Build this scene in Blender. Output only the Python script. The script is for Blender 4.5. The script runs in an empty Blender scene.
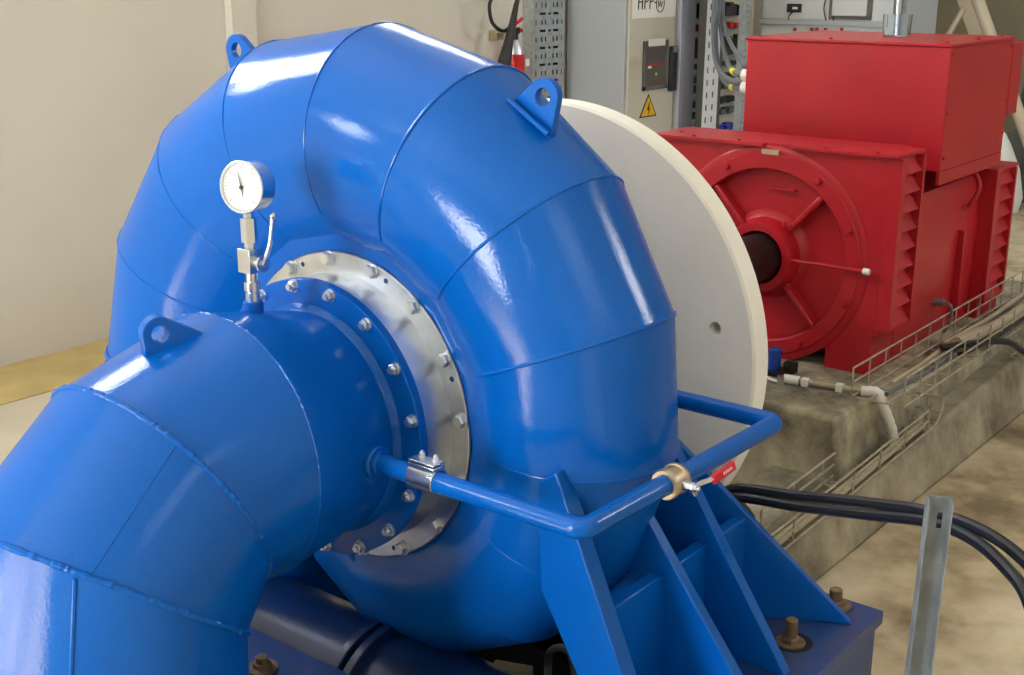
import bpy, bmesh, math, random
from mathutils import Vector as V, Matrix
random.seed(7)
PI = math.pi
SC = bpy.context.scene
COL = SC.collection
Z0 = 0.72            # everything is written in metres about the shaft axis (x along the shaft, z up); floor at z = -0.72
FL = -0.72

# ------------------------------------------------------------------ camera model
FPX, PITCH, HEAD = 1255.8, 0.2860, 0.6694
CAM = V((0, -1.9652, 0.9571))
fwd = V((math.cos(HEAD), math.sin(HEAD), 0)); RT = V((math.sin(HEAD), -math.cos(HEAD), 0)); UPZ = V((0, 0, 1))
FW = fwd * math.cos(PITCH) - UPZ * math.sin(PITCH); UP = fwd * math.sin(PITCH) + UPZ * math.cos(PITCH)
def at(px, py, ax, val):
    """point of the place seen at a photo pixel, on the plane where coordinate ax equals val"""
    d = FW + RT * ((px - 512) / FPX) + UP * ((337.5 - py) / FPX)
    i = 'xyz'.index(ax)
    return CAM + d * ((val - CAM[i]) / d[i])

# ------------------------------------------------------------------ materials
def sr(r, g, b):
    f = lambda c: (c / 255 / 12.92) if c <= 10.3 else ((c / 255 + 0.055) / 1.055) ** 2.4
    return (f(r), f(g), f(b), 1)
def mat(name, col, rough=0.5, metal=0.0, spec=0.5, coat=0.0, bump=0.0, bscale=60, var=0.0, vscale=4, col2=None, aniso=0.0, trans=0.0, ior=1.45, coat_rough=0.08, detail=4, stretch=None, rvar=0.0):
    m = bpy.data.materials.new(name); m.use_nodes = True
    nt = m.node_tree; b = nt.nodes['Principled BSDF']; L = nt.links
    b.inputs['Base Color'].default_value = col
    b.inputs['Roughness'].default_value = rough; b.inputs['Metallic'].default_value = metal
    b.inputs['Specular IOR Level'].default_value = spec
    b.inputs['Coat Weight'].default_value = coat; b.inputs['Coat Roughness'].default_value = coat_rough
    b.inputs['Transmission Weight'].default_value = trans; b.inputs['IOR'].default_value = ior
    tc = nt.nodes.new('ShaderNodeTexCoord'); src = tc.outputs['Object']
    if stretch:
        mp = nt.nodes.new('ShaderNodeMapping'); mp.inputs['Scale'].default_value = stretch
        L.new(src, mp.inputs['Vector']); src = mp.outputs['Vector']
    if var > 0 or col2:
        n = nt.nodes.new('ShaderNodeTexNoise'); n.inputs['Scale'].default_value = vscale; n.inputs['Detail'].default_value = detail
        L.new(src, n.inputs['Vector'])
        r = nt.nodes.new('ShaderNodeValToRGB')
        c2 = col2 or tuple(list(V(col[:3]) * (1 - var)) + [1])
        r.color_ramp.elements[0].position = 0.35; r.color_ramp.elements[1].position = 0.65
        r.color_ramp.elements[0].color = c2; r.color_ramp.elements[1].color = col
        L.new(n.outputs['Fac'], r.inputs['Fac']); L.new(r.outputs['Color'], b.inputs['Base Color'])
        if rvar:
            mr = nt.nodes.new('ShaderNodeMapRange'); mr.inputs['To Min'].default_value = rough - rvar; mr.inputs['To Max'].default_value = rough + rvar
            L.new(n.outputs['Fac'], mr.inputs['Value']); L.new(mr.outputs['Result'], b.inputs['Roughness'])
    if bump > 0:
        n2 = nt.nodes.new('ShaderNodeTexNoise'); n2.inputs['Scale'].default_value = bscale; n2.inputs['Detail'].default_value = 3
        L.new(src, n2.inputs['Vector'])
        bp = nt.nodes.new('ShaderNodeBump'); bp.inputs['Strength'].default_value = bump; bp.inputs['Distance'].default_value = 0.01
        L.new(n2.outputs['Fac'], bp.inputs['Height']); L.new(bp.outputs['Normal'], b.inputs['Normal']); L.new(bp.outputs['Normal'], b.inputs['Coat Normal'])
    return m
M = {}
M['blue'] = mat('blue gloss paint', (0.0, 0.100, 0.46, 1), 0.5, spec=0.05, coat=0.55, coat_rough=0.09, bump=0.055, bscale=150, var=0.10, vscale=3, rvar=0.05)
M['bluedark'] = mat('blue machine paint worn', (0.003, 0.048, 0.22, 1), 0.42, coat=0.2, coat_rough=0.2, bump=0.08, bscale=60, col2=(0.03, 0.05, 0.13, 1), vscale=7)
M['blueshade'] = mat('shade-darkened blue pipe paint', (0.004, 0.026, 0.115, 1), 0.4, coat=0.2, coat_rough=0.2, bump=0.08, bscale=60, var=0.35, vscale=9)  # shade under the casing is put into this darker blue
M['red'] = mat('red machine paint', (0.43, 0.009, 0.018, 1), 0.45, spec=0.35, coat=0.22, bump=0.02, bscale=80, var=0.14, vscale=5)
M['cream'] = mat('cream flywheel paint', sr(238, 234, 224), 0.55, spec=0.3, bump=0.03, bscale=50, var=0.05, vscale=6)
M['steel'] = mat('machined steel', (0.66, 0.70, 0.76, 1), 0.33, metal=1.0, var=0.25, vscale=9, bump=0.04, bscale=120)
M['zinc'] = mat('zinc plated steel', (0.68, 0.71, 0.73, 1), 0.33, metal=1.0, var=0.12, vscale=30)
M['chrome'] = mat('polished stainless', (0.60, 0.65, 0.71, 1), 0.24, metal=1.0)
M['brass'] = mat('tan plated brass', (0.58, 0.47, 0.33, 1), 0.4, metal=0.9, var=0.15, vscale=40)
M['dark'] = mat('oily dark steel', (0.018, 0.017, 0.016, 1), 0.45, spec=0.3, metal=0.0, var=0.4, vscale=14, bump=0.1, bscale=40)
M['rust'] = mat('rusty bolt steel', (0.23, 0.15, 0.09, 1), 0.65, metal=0.4, var=0.4, vscale=40, bump=0.15, bscale=150)
M['black'] = mat('black rubber', (0.012, 0.013, 0.018, 1), 0.33, spec=0.5)
M['blackp'] = mat('black plastic', (0.02, 0.02, 0.022, 1), 0.5)
M['white'] = mat('white plastic', (0.75, 0.74, 0.71, 1), 0.45)
M['dial'] = mat('white dial enamel', (0.56, 0.565, 0.57, 1), 0.5)
M['ink'] = mat('black ink', (0.015, 0.015, 0.018, 1), 0.6)
M['redp'] = mat('red vinyl grip', (0.55, 0.01, 0.03, 1), 0.4)
M['redext'] = mat('red extinguisher paint', (0.62, 0.02, 0.02, 1), 0.3, coat=0.4)
M['galv'] = mat('galvanised steel', (0.56, 0.60, 0.63, 1), 0.42, metal=0.85, var=0.22, vscale=30, bump=0.03, bscale=80)
M['galvwire'] = mat('dusty galvanised wire', (0.44, 0.40, 0.31, 1), 0.55, metal=0.35, var=0.3, vscale=30)
M['galvpost'] = mat('weathered galvanised channel', (0.30, 0.34, 0.37, 1), 0.5, metal=0.5, var=0.35, vscale=18, bump=0.03, bscale=80)
M['whitegalv'] = mat('pale coated steel strip', (0.66, 0.68, 0.70, 1), 0.5, metal=0.1)
M['greycab'] = mat('cool grey cabinet paint', sr(176, 181, 184), 0.55, spec=0.3, bump=0.02, bscale=120)
M['beigecab'] = mat('beige cabinet paint', sr(196, 192, 178), 0.55, spec=0.3, bump=0.02, bscale=120)
M['lilac'] = mat('pale lilac grey door paint', sr(170, 174, 188), 0.5, spec=0.3)
M['offwhite'] = mat('off white cabinet paint', sr(206, 209, 207), 0.5, spec=0.3)
M['paper'] = mat('white paper label', (0.80, 0.79, 0.74, 1), 0.8)
M['yellow'] = mat('yellow sign', (0.78, 0.42, 0.02, 1), 0.5)
M['tagyellow'] = mat('yellow cable tag', (0.75, 0.65, 0.03, 1), 0.5)
M['greycable'] = mat('grey cable sheath', (0.11, 0.12, 0.135, 1), 0.45)
M['tancond'] = mat('tan conduit', (0.42, 0.36, 0.25, 1), 0.6)
M['modgrey'] = mat('dark grey relay housing', (0.10, 0.095, 0.085, 1), 0.45)
M['modred'] = mat('red terminal', (0.45, 0.03, 0.03, 1), 0.5)
M['modblue'] = mat('blue terminal', (0.03, 0.06, 0.4, 1), 0.5)
M['beigesteel'] = mat('beige painted steel', sr(196, 184, 160), 0.5)
M['tinblue'] = mat('blue sensor housing', (0.01, 0.05, 0.30, 1), 0.4)
M['sack'] = mat('white woven sack', (0.7, 0.7, 0.68, 1), 0.9)
M['greym'] = mat('grey machine paint', (0.16, 0.165, 0.16, 1), 0.5, var=0.3, vscale=8)
M['wood'] = mat('tan timber', (0.36, 0.26, 0.15, 1), 0.8, var=0.3, vscale=12)
M['clear'] = mat('clear plastic', (0.90, 0.95, 0.99, 1), 0.05, trans=1.0, ior=1.15)
M['glass'] = mat('window glass', (1, 1, 1, 1), 0.02, trans=1.0, ior=1.05)

def floor_mat():
    m = mat('dusty concrete floor', sr(196, 178, 140), 0.75, spec=0.25, bump=0.12, bscale=25)
    nt = m.node_tree; L = nt.links; b = nt.nodes['Principled BSDF']; tc = [n for n in nt.nodes if n.type == 'TEX_COORD'][0]
    n1 = nt.nodes.new('ShaderNodeTexNoise'); n1.inputs['Scale'].default_value = 1.6; n1.inputs['Detail'].default_value = 8; n1.inputs['Roughness'].default_value = 0.62
    n2 = nt.nodes.new('ShaderNodeTexNoise'); n2.inputs['Scale'].default_value = 9; n2.inputs['Detail'].default_value = 6
    L.new(tc.outputs['Object'], n1.inputs['Vector']); L.new(tc.outputs['Object'], n2.inputs['Vector'])
    r1 = nt.nodes.new('ShaderNodeValToRGB'); e = r1.color_ramp.elements
    e[0].position = 0.34; e[0].color = sr(128, 114, 92); e[1].position = 0.56; e[1].color = sr(207, 194, 168)
    x = e.new(0.46); x.color = sr(189, 173, 143)
    x = e.new(0.75); x.color = sr(211, 200, 176)
    r2 = nt.nodes.new('ShaderNodeValToRGB'); r2.color_ramp.elements[0].position = 0.3; r2.color_ramp.elements[0].color = (0.72, 0.70, 0.66, 1)
    r2.color_ramp.elements[1].position = 0.62; r2.color_ramp.elements[1].color = (1, 1, 1, 1)
    mx = nt.nodes.new('ShaderNodeMixRGB'); mx.blend_type = 'MULTIPLY'; mx.inputs['Fac'].default_value = 0.8
    L.new(n1.outputs['Fac'], r1.inputs['Fac']); L.new(n2.outputs['Fac'], r2.inputs['Fac'])
    L.new(r1.outputs['Color'], mx.inputs['Color1']); L.new(r2.outputs['Color'], mx.inputs['Color2']); L.new(mx.outputs['Color'], b.inputs['Base Color'])
    return m
def conc_mat(name, ca, cb, cc):
    m = mat(name, ca, 0.85, spec=0.2, bump=0.25, bscale=18)
    nt = m.node_tree; L = nt.links; b = nt.nodes['Principled BSDF']; tc = [n for n in nt.nodes if n.type == 'TEX_COORD'][0]
    n1 = nt.nodes.new('ShaderNodeTexNoise'); n1.inputs['Scale'].default_value = 4.2; n1.inputs['Detail'].default_value = 9; n1.inputs['Roughness'].default_value = 0.65
    L.new(tc.outputs['Object'], n1.inputs['Vector'])
    r1 = nt.nodes.new('ShaderNodeValToRGB'); e = r1.color_ramp.elements
    e[0].position = 0.36; e[0].color = cc; e[1].position = 0.66; e[1].color = ca
    x = e.new(0.5); x.color = cb
    L.new(n1.outputs['Fac'], r1.inputs['Fac']); L.new(r1.outputs['Color'], b.inputs['Base Color'])
    return m
M['floor'] = floor_mat()
M['conc'] = conc_mat('stained plinth concrete', sr(186, 176, 150), sr(140, 132, 114), sr(84, 80, 72))
M['concg'] = conc_mat('grey ledge concrete', sr(176, 166, 144), sr(146, 137, 118), sr(110, 103, 88))
M['pale'] = mat('pale walkway concrete', sr(206, 196, 174), 0.8, spec=0.2, var=0.1, vscale=3, bump=0.1, bscale=20)
M['pit'] = mat('pit concrete darkened as shade', (0.02, 0.018, 0.015, 1), 0.8, var=0.3, vscale=6)  # near-black base colour stands in for the darkness down in the pit
M['sand'] = mat('ochre kerb paint', sr(205, 183, 128), 0.85, spec=0.15, var=0.2, vscale=5, bump=0.1, bscale=30)
M['wall'] = mat('cream wall plaster', sr(212, 207, 196), 0.85, spec=0.15, var=0.07, vscale=1.3, bump=0.06, bscale=14)
M['wallb'] = mat('drab back wall plaster', sr(158, 148, 126), 0.9, spec=0.1, var=0.1, vscale=1.5)
M['ceil'] = mat('white ceiling', sr(222, 220, 212), 0.9)
M['frame'] = mat('grey window frame', sr(130, 132, 134), 0.5)

# ------------------------------------------------------------------ mesh builder
def frame_of(d):
    d = V(d).normalized(); a = V((0, 0, 1)) if abs(d.z) < 0.9 else V((1, 0, 0))
    u = a.cross(d).normalized(); w = d.cross(u)
    return u, w, d
class MB:
    def __init__(s): s.v = []; s.f = []; s.mi = []
    def add(s, vs, fs, mi=0):
        o = len(s.v); s.v += [V(p) for p in vs]; s.f += [[i + o for i in f] for f in fs]; s.mi += [mi] * len(fs); return s
    def hexa(s, p, mi=0):   # 8 corners: bottom loop 0-3, top loop 4-7
        return s.add(p, [(3, 2, 1, 0), (4, 5, 6, 7), (0, 1, 5, 4), (1, 2, 6, 5), (2, 3, 7, 6), (3, 0, 4, 7)], mi)
    def box(s, x0, x1, y0, y1, z0, z1, mi=0):
        return s.hexa([(x0, y0, z0), (x1, y0, z0), (x1, y1, z0), (x0, y1, z0), (x0, y0, z1), (x1, y0, z1), (x1, y1, z1), (x0, y1, z1)], mi)
    def obox(s, c, ux, uy, uz, hx, hy, hz, mi=0):
        c, ux, uy, uz = V(c), V(ux).normalized() * hx, V(uy).normalized() * hy, V(uz).normalized() * hz
        return s.hexa([c - ux - uy - uz, c + ux - uy - uz, c + ux + uy - uz, c - ux + uy - uz, c - ux - uy + uz, c + ux - uy + uz, c + ux + uy + uz, c - ux + uy + uz], mi)
    def lathe(s, prof, org, axis, n=32, mi=0, ring=False, ph=0.0):
        u, w, d = frame_of(axis); org = V(org); o = len(s.v); k = len(prof)
        for i in range(n):
            a = 2 * PI * i / n + ph; e = u * math.cos(a) + w * math.sin(a)
            for t, r in prof: s.v.append(org + d * t + e * r)
        for i in range(n):
            j = (i + 1) % n
            for q in range(k if ring else k - 1):
                q2 = (q + 1) % k
                s.f.append([o + i * k + q, o + j * k + q, o + j * k + q2, o + i * k + q2]); s.mi.append(mi)
        if not ring:
            for q, rev in ((0, False), (k - 1, True)):
                if prof[q][1] > 1e-6:
                    L = [o + i * k + q for i in range(n)]; s.f.append(L if rev else L[::-1]); s.mi.append(mi)
        return s
    def cyl(s, p0, p1, r0, r1=None, n=24, mi=0, bev=0.0):
        p0, p1 = V(p0), V(p1); L = (p1 - p0).length; r1 = r0 if r1 is None else r1
        pr = [(0, r0), (L, r1)] if bev <= 0 else [(0, r0 - bev), (bev, r0), (L - bev, r1), (L, r1 - bev)]
        return s.lathe(pr, p0, p1 - p0, n, mi)
    def tube(s, path, r, n=10, mi=0, closed=False):
        P = [V(p) for p in path]; k = len(P); rr = r if isinstance(r, (list, tuple)) else [r] * k
        T = []
        for i in range(k):
            a = P[(i - 1) % k] if (closed or i > 0) else P[i]; b = P[(i + 1) % k] if (closed or i < k - 1) else P[i]
            T.append((b - a).normalized())
        u, w, _ = frame_of(T[0]); o = len(s.v)
        for i in range(k):
            u = (u - T[i] * u.dot(T[i])).normalized(); w = T[i].cross(u)
            for j in range(n):
                a = 2 * PI * j / n; s.v.append(P[i] + (u * math.cos(a) + w * math.sin(a)) * rr[i])
        for i in range(k if closed else k - 1):
            i2 = (i + 1) % k
            for j in range(n):
                j2 = (j + 1) % n; s.f.append([o + i * n + j, o + i * n + j2, o + i2 * n + j2, o + i2 * n + j]); s.mi.append(mi)
        if not closed:
            s.f.append([o + j for j in range(n)][::-1]); s.mi.append(mi); s.f.append([o + (k - 1) * n + j for j in range(n)]); s.mi.append(mi)
        return s
    def prism(s, poly, off, mi=0):
        n = len(poly); P = [V(p) for p in poly]; off = V(off)
        return s.add(P + [p + off for p in P], [list(range(n))[::-1], [n + i for i in range(n)]] + [[i, (i + 1) % n, n + (i + 1) % n, n + i] for i in range(n)], mi)
    def holed(s, outer, hc, hr, org, ux, uy, th, n=40, mi=0):
        """plate outline (2-D, star-shaped about the hole) with a round hole, extruded by th along ux x uy"""
        org, ux, uy = V(org), V(ux).normalized(), V(uy).normalized(); nz = ux.cross(uy)
        angs = sorted([2 * PI * i / n for i in range(n)] + [math.atan2(p[1] - hc[1], p[0] - hc[0]) % (2 * PI) for p in outer])
        O, I = [], []
        for a in angs:
            c, d = math.cos(a), math.sin(a); best = None
            for i in range(len(outer)):
                x1, y1 = outer[i][0] - hc[0], outer[i][1] - hc[1]; x2, y2 = outer[(i + 1) % len(outer)][0] - hc[0], outer[(i + 1) % len(outer)][1] - hc[1]
                den = c * (y2 - y1) - d * (x2 - x1)
                if abs(den) < 1e-12: continue
                t = (x1 * (y2 - y1) - y1 * (x2 - x1)) / den; q = (x1 * d - y1 * c) / den
                if t > 0 and -1e-6 <= q <= 1 + 1e-6 and (best is None or t > best): best = t
            O.append((hc[0] + c * best, hc[1] + d * best)); I.append((hc[0] + c * hr, hc[1] + d * hr))
        k = len(angs); vs = []
        for z in (0, th):
            for L in (O, I): vs += [org + ux * p[0] + uy * p[1] + nz * z for p in L]
        fs = []
        for i in range(k):
            j = (i + 1) % k
            fs += [[i, k + i, k + j, j], [2 * k + i, 2 * k + j, 3 * k + j, 3 * k + i], [i, j, 2 * k + j, 2 * k + i], [k + i, 3 * k + i, 3 * k + j, k + j]]
        return s.add(vs, fs, mi)
    def ball(s, c, r, n=16, mi=0, sc=(1, 1, 1)):
        o = len(s.v); m = n // 2; c = V(c)
        for i in range(m + 1):
            t = PI * i / m
            for j in range(n):
                a = 2 * PI * j / n; s.v.append(c + V((r * sc[0] * math.sin(t) * math.cos(a), r * sc[1] * math.sin(t) * math.sin(a), r * sc[2] * math.cos(t))))
        for i in range(m):
            for j in range(n):
                j2 = (j + 1) % n; s.f.append([o + i * n + j, o + (i + 1) * n + j, o + (i + 1) * n + j2, o + i * n + j2]); s.mi.append(mi)
        return s
    def hexbolt(s, p, axis, af, h, washer=0.0, stub=0.0, mi=0, ph=0.0):
        u, w, d = frame_of(axis); p = V(p); t = 0
        if washer: s.cyl(p, p + d * 0.003, washer, n=20, mi=mi); t = 0.003
        R = af / math.sqrt(3)
        s.lathe([(t, R), (t + h * 0.82, R), (t + h, R * 0.86)], p, d, 6, mi, ph=ph)
        if stub: s.cyl(p + d * (t + h), p + d * (t + h + stub), R * 0.55, n=12, mi=mi)
        else: s.cyl(p + d * (t + h * 0.98), p + d * (t + h + 0.0008), R * 0.7, n=16, mi=mi)
        return s

ORG = {}
def link(name, data, parent=None, loc=None):
    o = bpy.data.objects.new(name, data); COL.objects.link(o)
    if parent is not None: o.parent = parent; ORG[o.name] = ORG[parent.name]
    else: o.location = loc; ORG[o.name] = V(loc)
    return o
def obj(name, mb, mats, parent=None, sharp=35, label=None, bevel=0.0, origin=None):
    if not isinstance(mats, (list, tuple)): mats = [mats]
    P = mb.v
    if parent is not None: org = ORG[parent.name]
    elif origin is not None: org = V(origin)
    else:
        org = V(((min(p.x for p in P) + max(p.x for p in P)) / 2, (min(p.y for p in P) + max(p.y for p in P)) / 2, min(p.z for p in P)))
    me = bpy.data.meshes.new(name); me.from_pydata([p - org for p in P], [], mb.f)
    me.validate(); me.update()
    bm = bmesh.new(); bm.from_mesh(me); bmesh.ops.remove_doubles(bm, verts=bm.verts, dist=1e-6) if len(bm.verts) < 60000 else None
    bmesh.ops.recalc_face_normals(bm, faces=bm.faces); bm.to_mesh(me); bm.free()
    for m in mats: me.materials.append(m)
    if len(mats) > 1 and len(me.polygons) == len(mb.mi):
        me.polygons.foreach_set('material_index', mb.mi)
    if sharp:
        me.polygons.foreach_set('use_smooth', [True] * len(me.polygons)); me.set_sharp_from_angle(angle=math.radians(sharp))
    o = link(name, me, parent, org)
    if label: o['label'] = label
    if bevel:
        b = o.modifiers.new('edge', 'BEVEL'); b.width = bevel; b.segments = 2; b.limit_method = 'ANGLE'; b.angle_limit = math.radians(50); b.harden_normals = False
    return o
def tag(o, label, cat, group=None, kind=None):
    o['label'] = label; o['category'] = cat
    if group: o['group'] = group
    if kind: o['kind'] = kind
    return o
def thing(name, loc, label, cat, group=None):
    return tag(link(name, None, None, loc), label, cat, group)
def struct(name, mb, m, sharp=35, **k):
    o = obj(name, mb, m, sharp=sharp, **k); o['kind'] = 'structure'; return o
def spline(pts, n=8):
    P = [V(p) for p in pts]; out = []
    for i in range(len(P) - 1):
        a = P[i - 1] if i else P[0] * 2 - P[1]; b, c = P[i], P[i + 1]; d = P[i + 2] if i + 2 < len(P) else P[-1] * 2 - P[-2]
        for q in range(n):
            t = q / n
            out.append(0.5 * ((2 * b) + (c - a) * t + (2 * a - 5 * b + 4 * c - d) * t * t + (3 * b - a - 3 * c + d) * t ** 3))
    return out + [P[-1]]
def rounded(pts, r, n=8):
    P = [V(p) for p in pts]; out = [P[0]]
    for i in range(1, len(P) - 1):
        a = (P[i - 1] - P[i]).normalized(); b = (P[i + 1] - P[i]).normalized()
        for q in range(n + 1):
            t = q / n; out.append(P[i] + a * r * (1 - t) ** 2 + b * r * t ** 2)
    return out + [P[-1]]
def polar(x, r, deg):
    a = math.radians(deg); return V((x, -r * math.cos(a), r * math.sin(a)))
def cut(o, cutters):
    """subtract MB solids from a finished mesh object (applied at once)"""
    for c in cutters:
        me = bpy.data.meshes.new('c'); me.from_pydata([p - ORG[o.name] for p in c.v], [], c.f); me.update()
        bm = bmesh.new(); bm.from_mesh(me); bmesh.ops.remove_doubles(bm, verts=bm.verts, dist=1e-6); bmesh.ops.recalc_face_normals(bm, faces=bm.faces); bm.to_mesh(me); bm.free()
        t = bpy.data.objects.new('c', me); COL.objects.link(t)
        t.parent = o.parent; t.location = o.location
        md = o.modifiers.new('b', 'BOOLEAN'); md.object = t; md.operation = 'DIFFERENCE'; md.solver = 'EXACT'
        bpy.context.view_layer.update()
        dg = bpy.context.evaluated_depsgraph_get()
        new = bpy.data.meshes.new_from_object(o.evaluated_get(dg)); o.modifiers.remove(md); old = o.data; o.data = new; bpy.data.meshes.remove(old)
        bpy.data.objects.remove(t); bpy.data.meshes.remove(me)
    o.data.set_sharp_from_angle(angle=math.radians(35))

# ================================================================== the setting
XB, YL, YR, XF, ZC = 11.8, 3.02, -5.4, -4.2, 4.3
PX0, PX1, PY0, PY1, PD = 1.72, 2.50, -0.62, 0.62, FL - 0.75         # turbine pit
fm = MB()
for a_, b_, c_, d_ in ((XF, PX0, YR, YL), (PX1, XB, YR, YL), (PX0, PX1, YR, PY0), (PX0, PX1, PY1, YL)): fm.box(a_, b_, c_, d_, FL - 0.15, FL)
fm.box(PX0, PX1, PY0 - 0.1, PY0, PD, FL - 0.01, 1); fm.box(PX0, PX1, PY1, PY1 + 0.1, PD, FL - 0.01, 1); fm.box(PX0 - 0.1, PX0, PY0 - 0.1, PY1 + 0.1, PD, FL - 0.01, 1); fm.box(PX1, PX1 + 0.1, PY0 - 0.1, PY1 + 0.1, PD, FL - 0.01, 1)
fm.box(PX0 - 0.1, PX1 + 0.1, PY0 - 0.1, PY1 + 0.1, PD - 0.1, PD, 1)
struct('floor', fm, [M['floor'], M['pit']])
struct('trim_3', MB().box(XF, 8.0, 1.30, 2.56, FL - 0.02, FL + 0.006), M['pale'])
struct('ceiling', MB().box(XF, XB, YR, YL, ZC, ZC + 0.1), M['ceil'])
struct('wall_back', MB().box(XB, XB + 0.2, YR - 0.2, YL + 0.2, FL, ZC), M['wallb'])
def wall_with_openings(axis, v0, v1, a0, a1, ops, name, m):
    """a wall slab (between v0 and v1 along axis) over a0..a1 with rectangular openings (b0, b1, z0, z1)"""
    mb = MB()
    def bx(p0, p1, z0, z1):
        if p1 - p0 < 1e-4 or z1 - z0 < 1e-4: return
        if axis == 'y': mb.box(p0, p1, v0, v1, z0, z1)
        else: mb.box(v0, v1, p0, p1, z0, z1)
    c = a0
    for b0, b1, z0, z1 in sorted(ops):
        bx(c, b0, FL, ZC); bx(b0, b1, FL, z0); bx(b0, b1, z1, ZC); c = b1
    bx(c, a1, FL, ZC)
    return struct(name, mb, m)
def window(i, axis, v0, v1, b0, b1, z0, z1, power, nx=3, nz=2, temp=(0.93, 0.97, 1.0)):
    vm = (v0 + v1) / 2
    def bx(mb, p0, p1, q0, q1, h=0.03):
        if axis == 'y': mb.box(p0, p1, vm - h, vm + h, q0, q1)
        else: mb.box(vm - h, vm + h, p0, p1, q0, q1)
    fr = MB()
    for q in range(nx + 1):
        p = b0 + (b1 - b0) * q / nx; p = min(max(p, b0 + 0.03), b1 - 0.03); bx(fr, p - 0.03, p + 0.03, z0, z1)
    for q in range(nz + 1):
        p = z0 + (z1 - z0) * q / nz; p = min(max(p, z0 + 0.03), z1 - 0.03); bx(fr, b0, b1, p - 0.03, p + 0.03)
    f = struct('window_%d' % i, fr, M['frame'])
    # daylight coming in through the opening
    ld = bpy.data.lights.new('daylight_%d' % i, 'AREA'); ld.shape = 'RECTANGLE'; ld.size = b1 - b0; ld.size_y = z1 - z0; ld.energy = power; ld.color = temp
    lo = bpy.data.objects.new('daylight_%d' % i, ld); COL.objects.link(lo)
    out = v1 if abs(v1) > abs(v0) else v0
    inward = -1 if out > 0 else 1
    if axis == 'y':
        lo.location = ((b0 + b1) / 2, vm + 0.05 * -inward, (z0 + z1) / 2); lo.rotation_euler = V((0, inward, 0)).to_track_quat('-Z', 'Z').to_euler()
    else:
        lo.location = (vm + 0.05 * -inward, (b0 + b1) / 2, (z0 + z1) / 2); lo.rotation_euler = V((inward, 0, 0)).to_track_quat('-Z', 'Z').to_euler()
    return lo
LW = [(-3.3, -2.2, 2.6, 3.4, 120), (1.2, 2.70, 1.95, 3.5, 85), (5.2, 7.0, 2.4, 3.6, 60)]          # left wall (seen one), above the picture
RW = [(-0.2, 2.0, 3.25, 3.8, 7), (6.5, 8.3, 2.8, 3.9, 90)]
FWN = [(-4.55, -4.05, 2.2, 3.5, 44), (-0.30, 1.35, FL, 3.0, 330)]       # the second one is the open doorway
wall_with_openings('y', YL, YL + 0.2, XF - 0.2, XB + 0.2, [w[:4] for w in LW], 'wall_left', M['wall'])
wall_with_openings('y', YR - 0.2, YR, XF - 0.2, XB + 0.2, [w[:4] for w in RW], 'wall_right', M['wall'])
wall_with_openings('x', XF - 0.2, XF, YR, YL, [w[:4] for w in FWN], 'wall_front', M['wall'])
i = 1
for w in LW: window(i, 'y', YL, YL + 0.2, *w); i += 1
for w in RW: window(i, 'y', YR - 0.2, YR, *w); i += 1
for w in FWN: window(i, 'x', XF - 0.2, XF, *w); i += 1
# shallow pilaster strip on the left wall, kerb at its foot
struct('trim_1', MB().box(4.06, 4.21, YL - 0.05, YL + 0.02, FL, ZC), M['wall'])
struct('trim_2', MB().box(XF, 8.0, 2.56, YL, FL - 0.02, FL + 0.012), M['sand'])
# generator plinth and the ledge beside it
pl = struct('concrete_plinth', MB().hexa([(3.43, -0.56, FL), (5.6, -0.56, FL), (5.6, 0.62, FL), (3.43, 0.62, FL), (3.43, -0.505, -0.36), (5.6, -0.505, -0.36), (5.6, 0.62, -0.36), (3.43, 0.62, -0.36)]), M['conc'], bevel=0.012)
lm = MB().hexa([(2.75, -0.64, FL), (7.0, -0.68, FL), (7.0, -0.3, FL), (2.75, -0.3, FL), (2.75, -0.605, -0.585), (7.0, -0.62, -0.42), (7.0, -0.3, -0.42), (2.75, -0.3, -0.585)])
lg = struct('concrete_ledge', lm, M['concg'], bevel=0.015)

# ================================================================== turbine
XV = 2.057
turb = thing('water_turbine', (XV, 0, FL), 'large blue snail-shaped turbine casing with welded segments, bolted steel ring and slanted support plates', 'turbine')
def sec(deg):
    tail = {-114: (0.450, 0.125), -136.5: (0.430, 0.085), -159: (0.420, 0.05)}
    if deg in tail: return tail[deg]
    t = math.radians(deg) - PI / 2
    return 0.5835 + 0.0411 * t, 0.2576 + 0.0271 * t
TH = [203.5, 181.0, 158.4, 136.0, 114.0, 91.4, 69.0, 45.1, 21.9, -1.5, -24, -46.5, -69, -91.5, -114, -136.5, -159]
NP = 64
mb = MB()
def ring_pts(deg, grow=0.0):
    rho, a = sec(min(deg, 185)); a += grow
    if deg > 190: return None
    s0 = max(-1, min(1, (0.40 - rho) / a)); p0 = math.asin(s0)
    return [polar(XV + a * math.cos(p0 + (PI - 2 * p0) * i / (NP - 1)), rho + a * math.sin(p0 + (PI - 2 * p0) * i / (NP - 1)), deg) for i in range(NP)]
secs = [ring_pts(d) for d in TH if d < 190]
for a, b in zip(secs[:-1], secs[1:]):
    mb.add(a + b, [[i, i + 1, NP + i + 1, NP + i] for i in range(NP - 1)])
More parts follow.
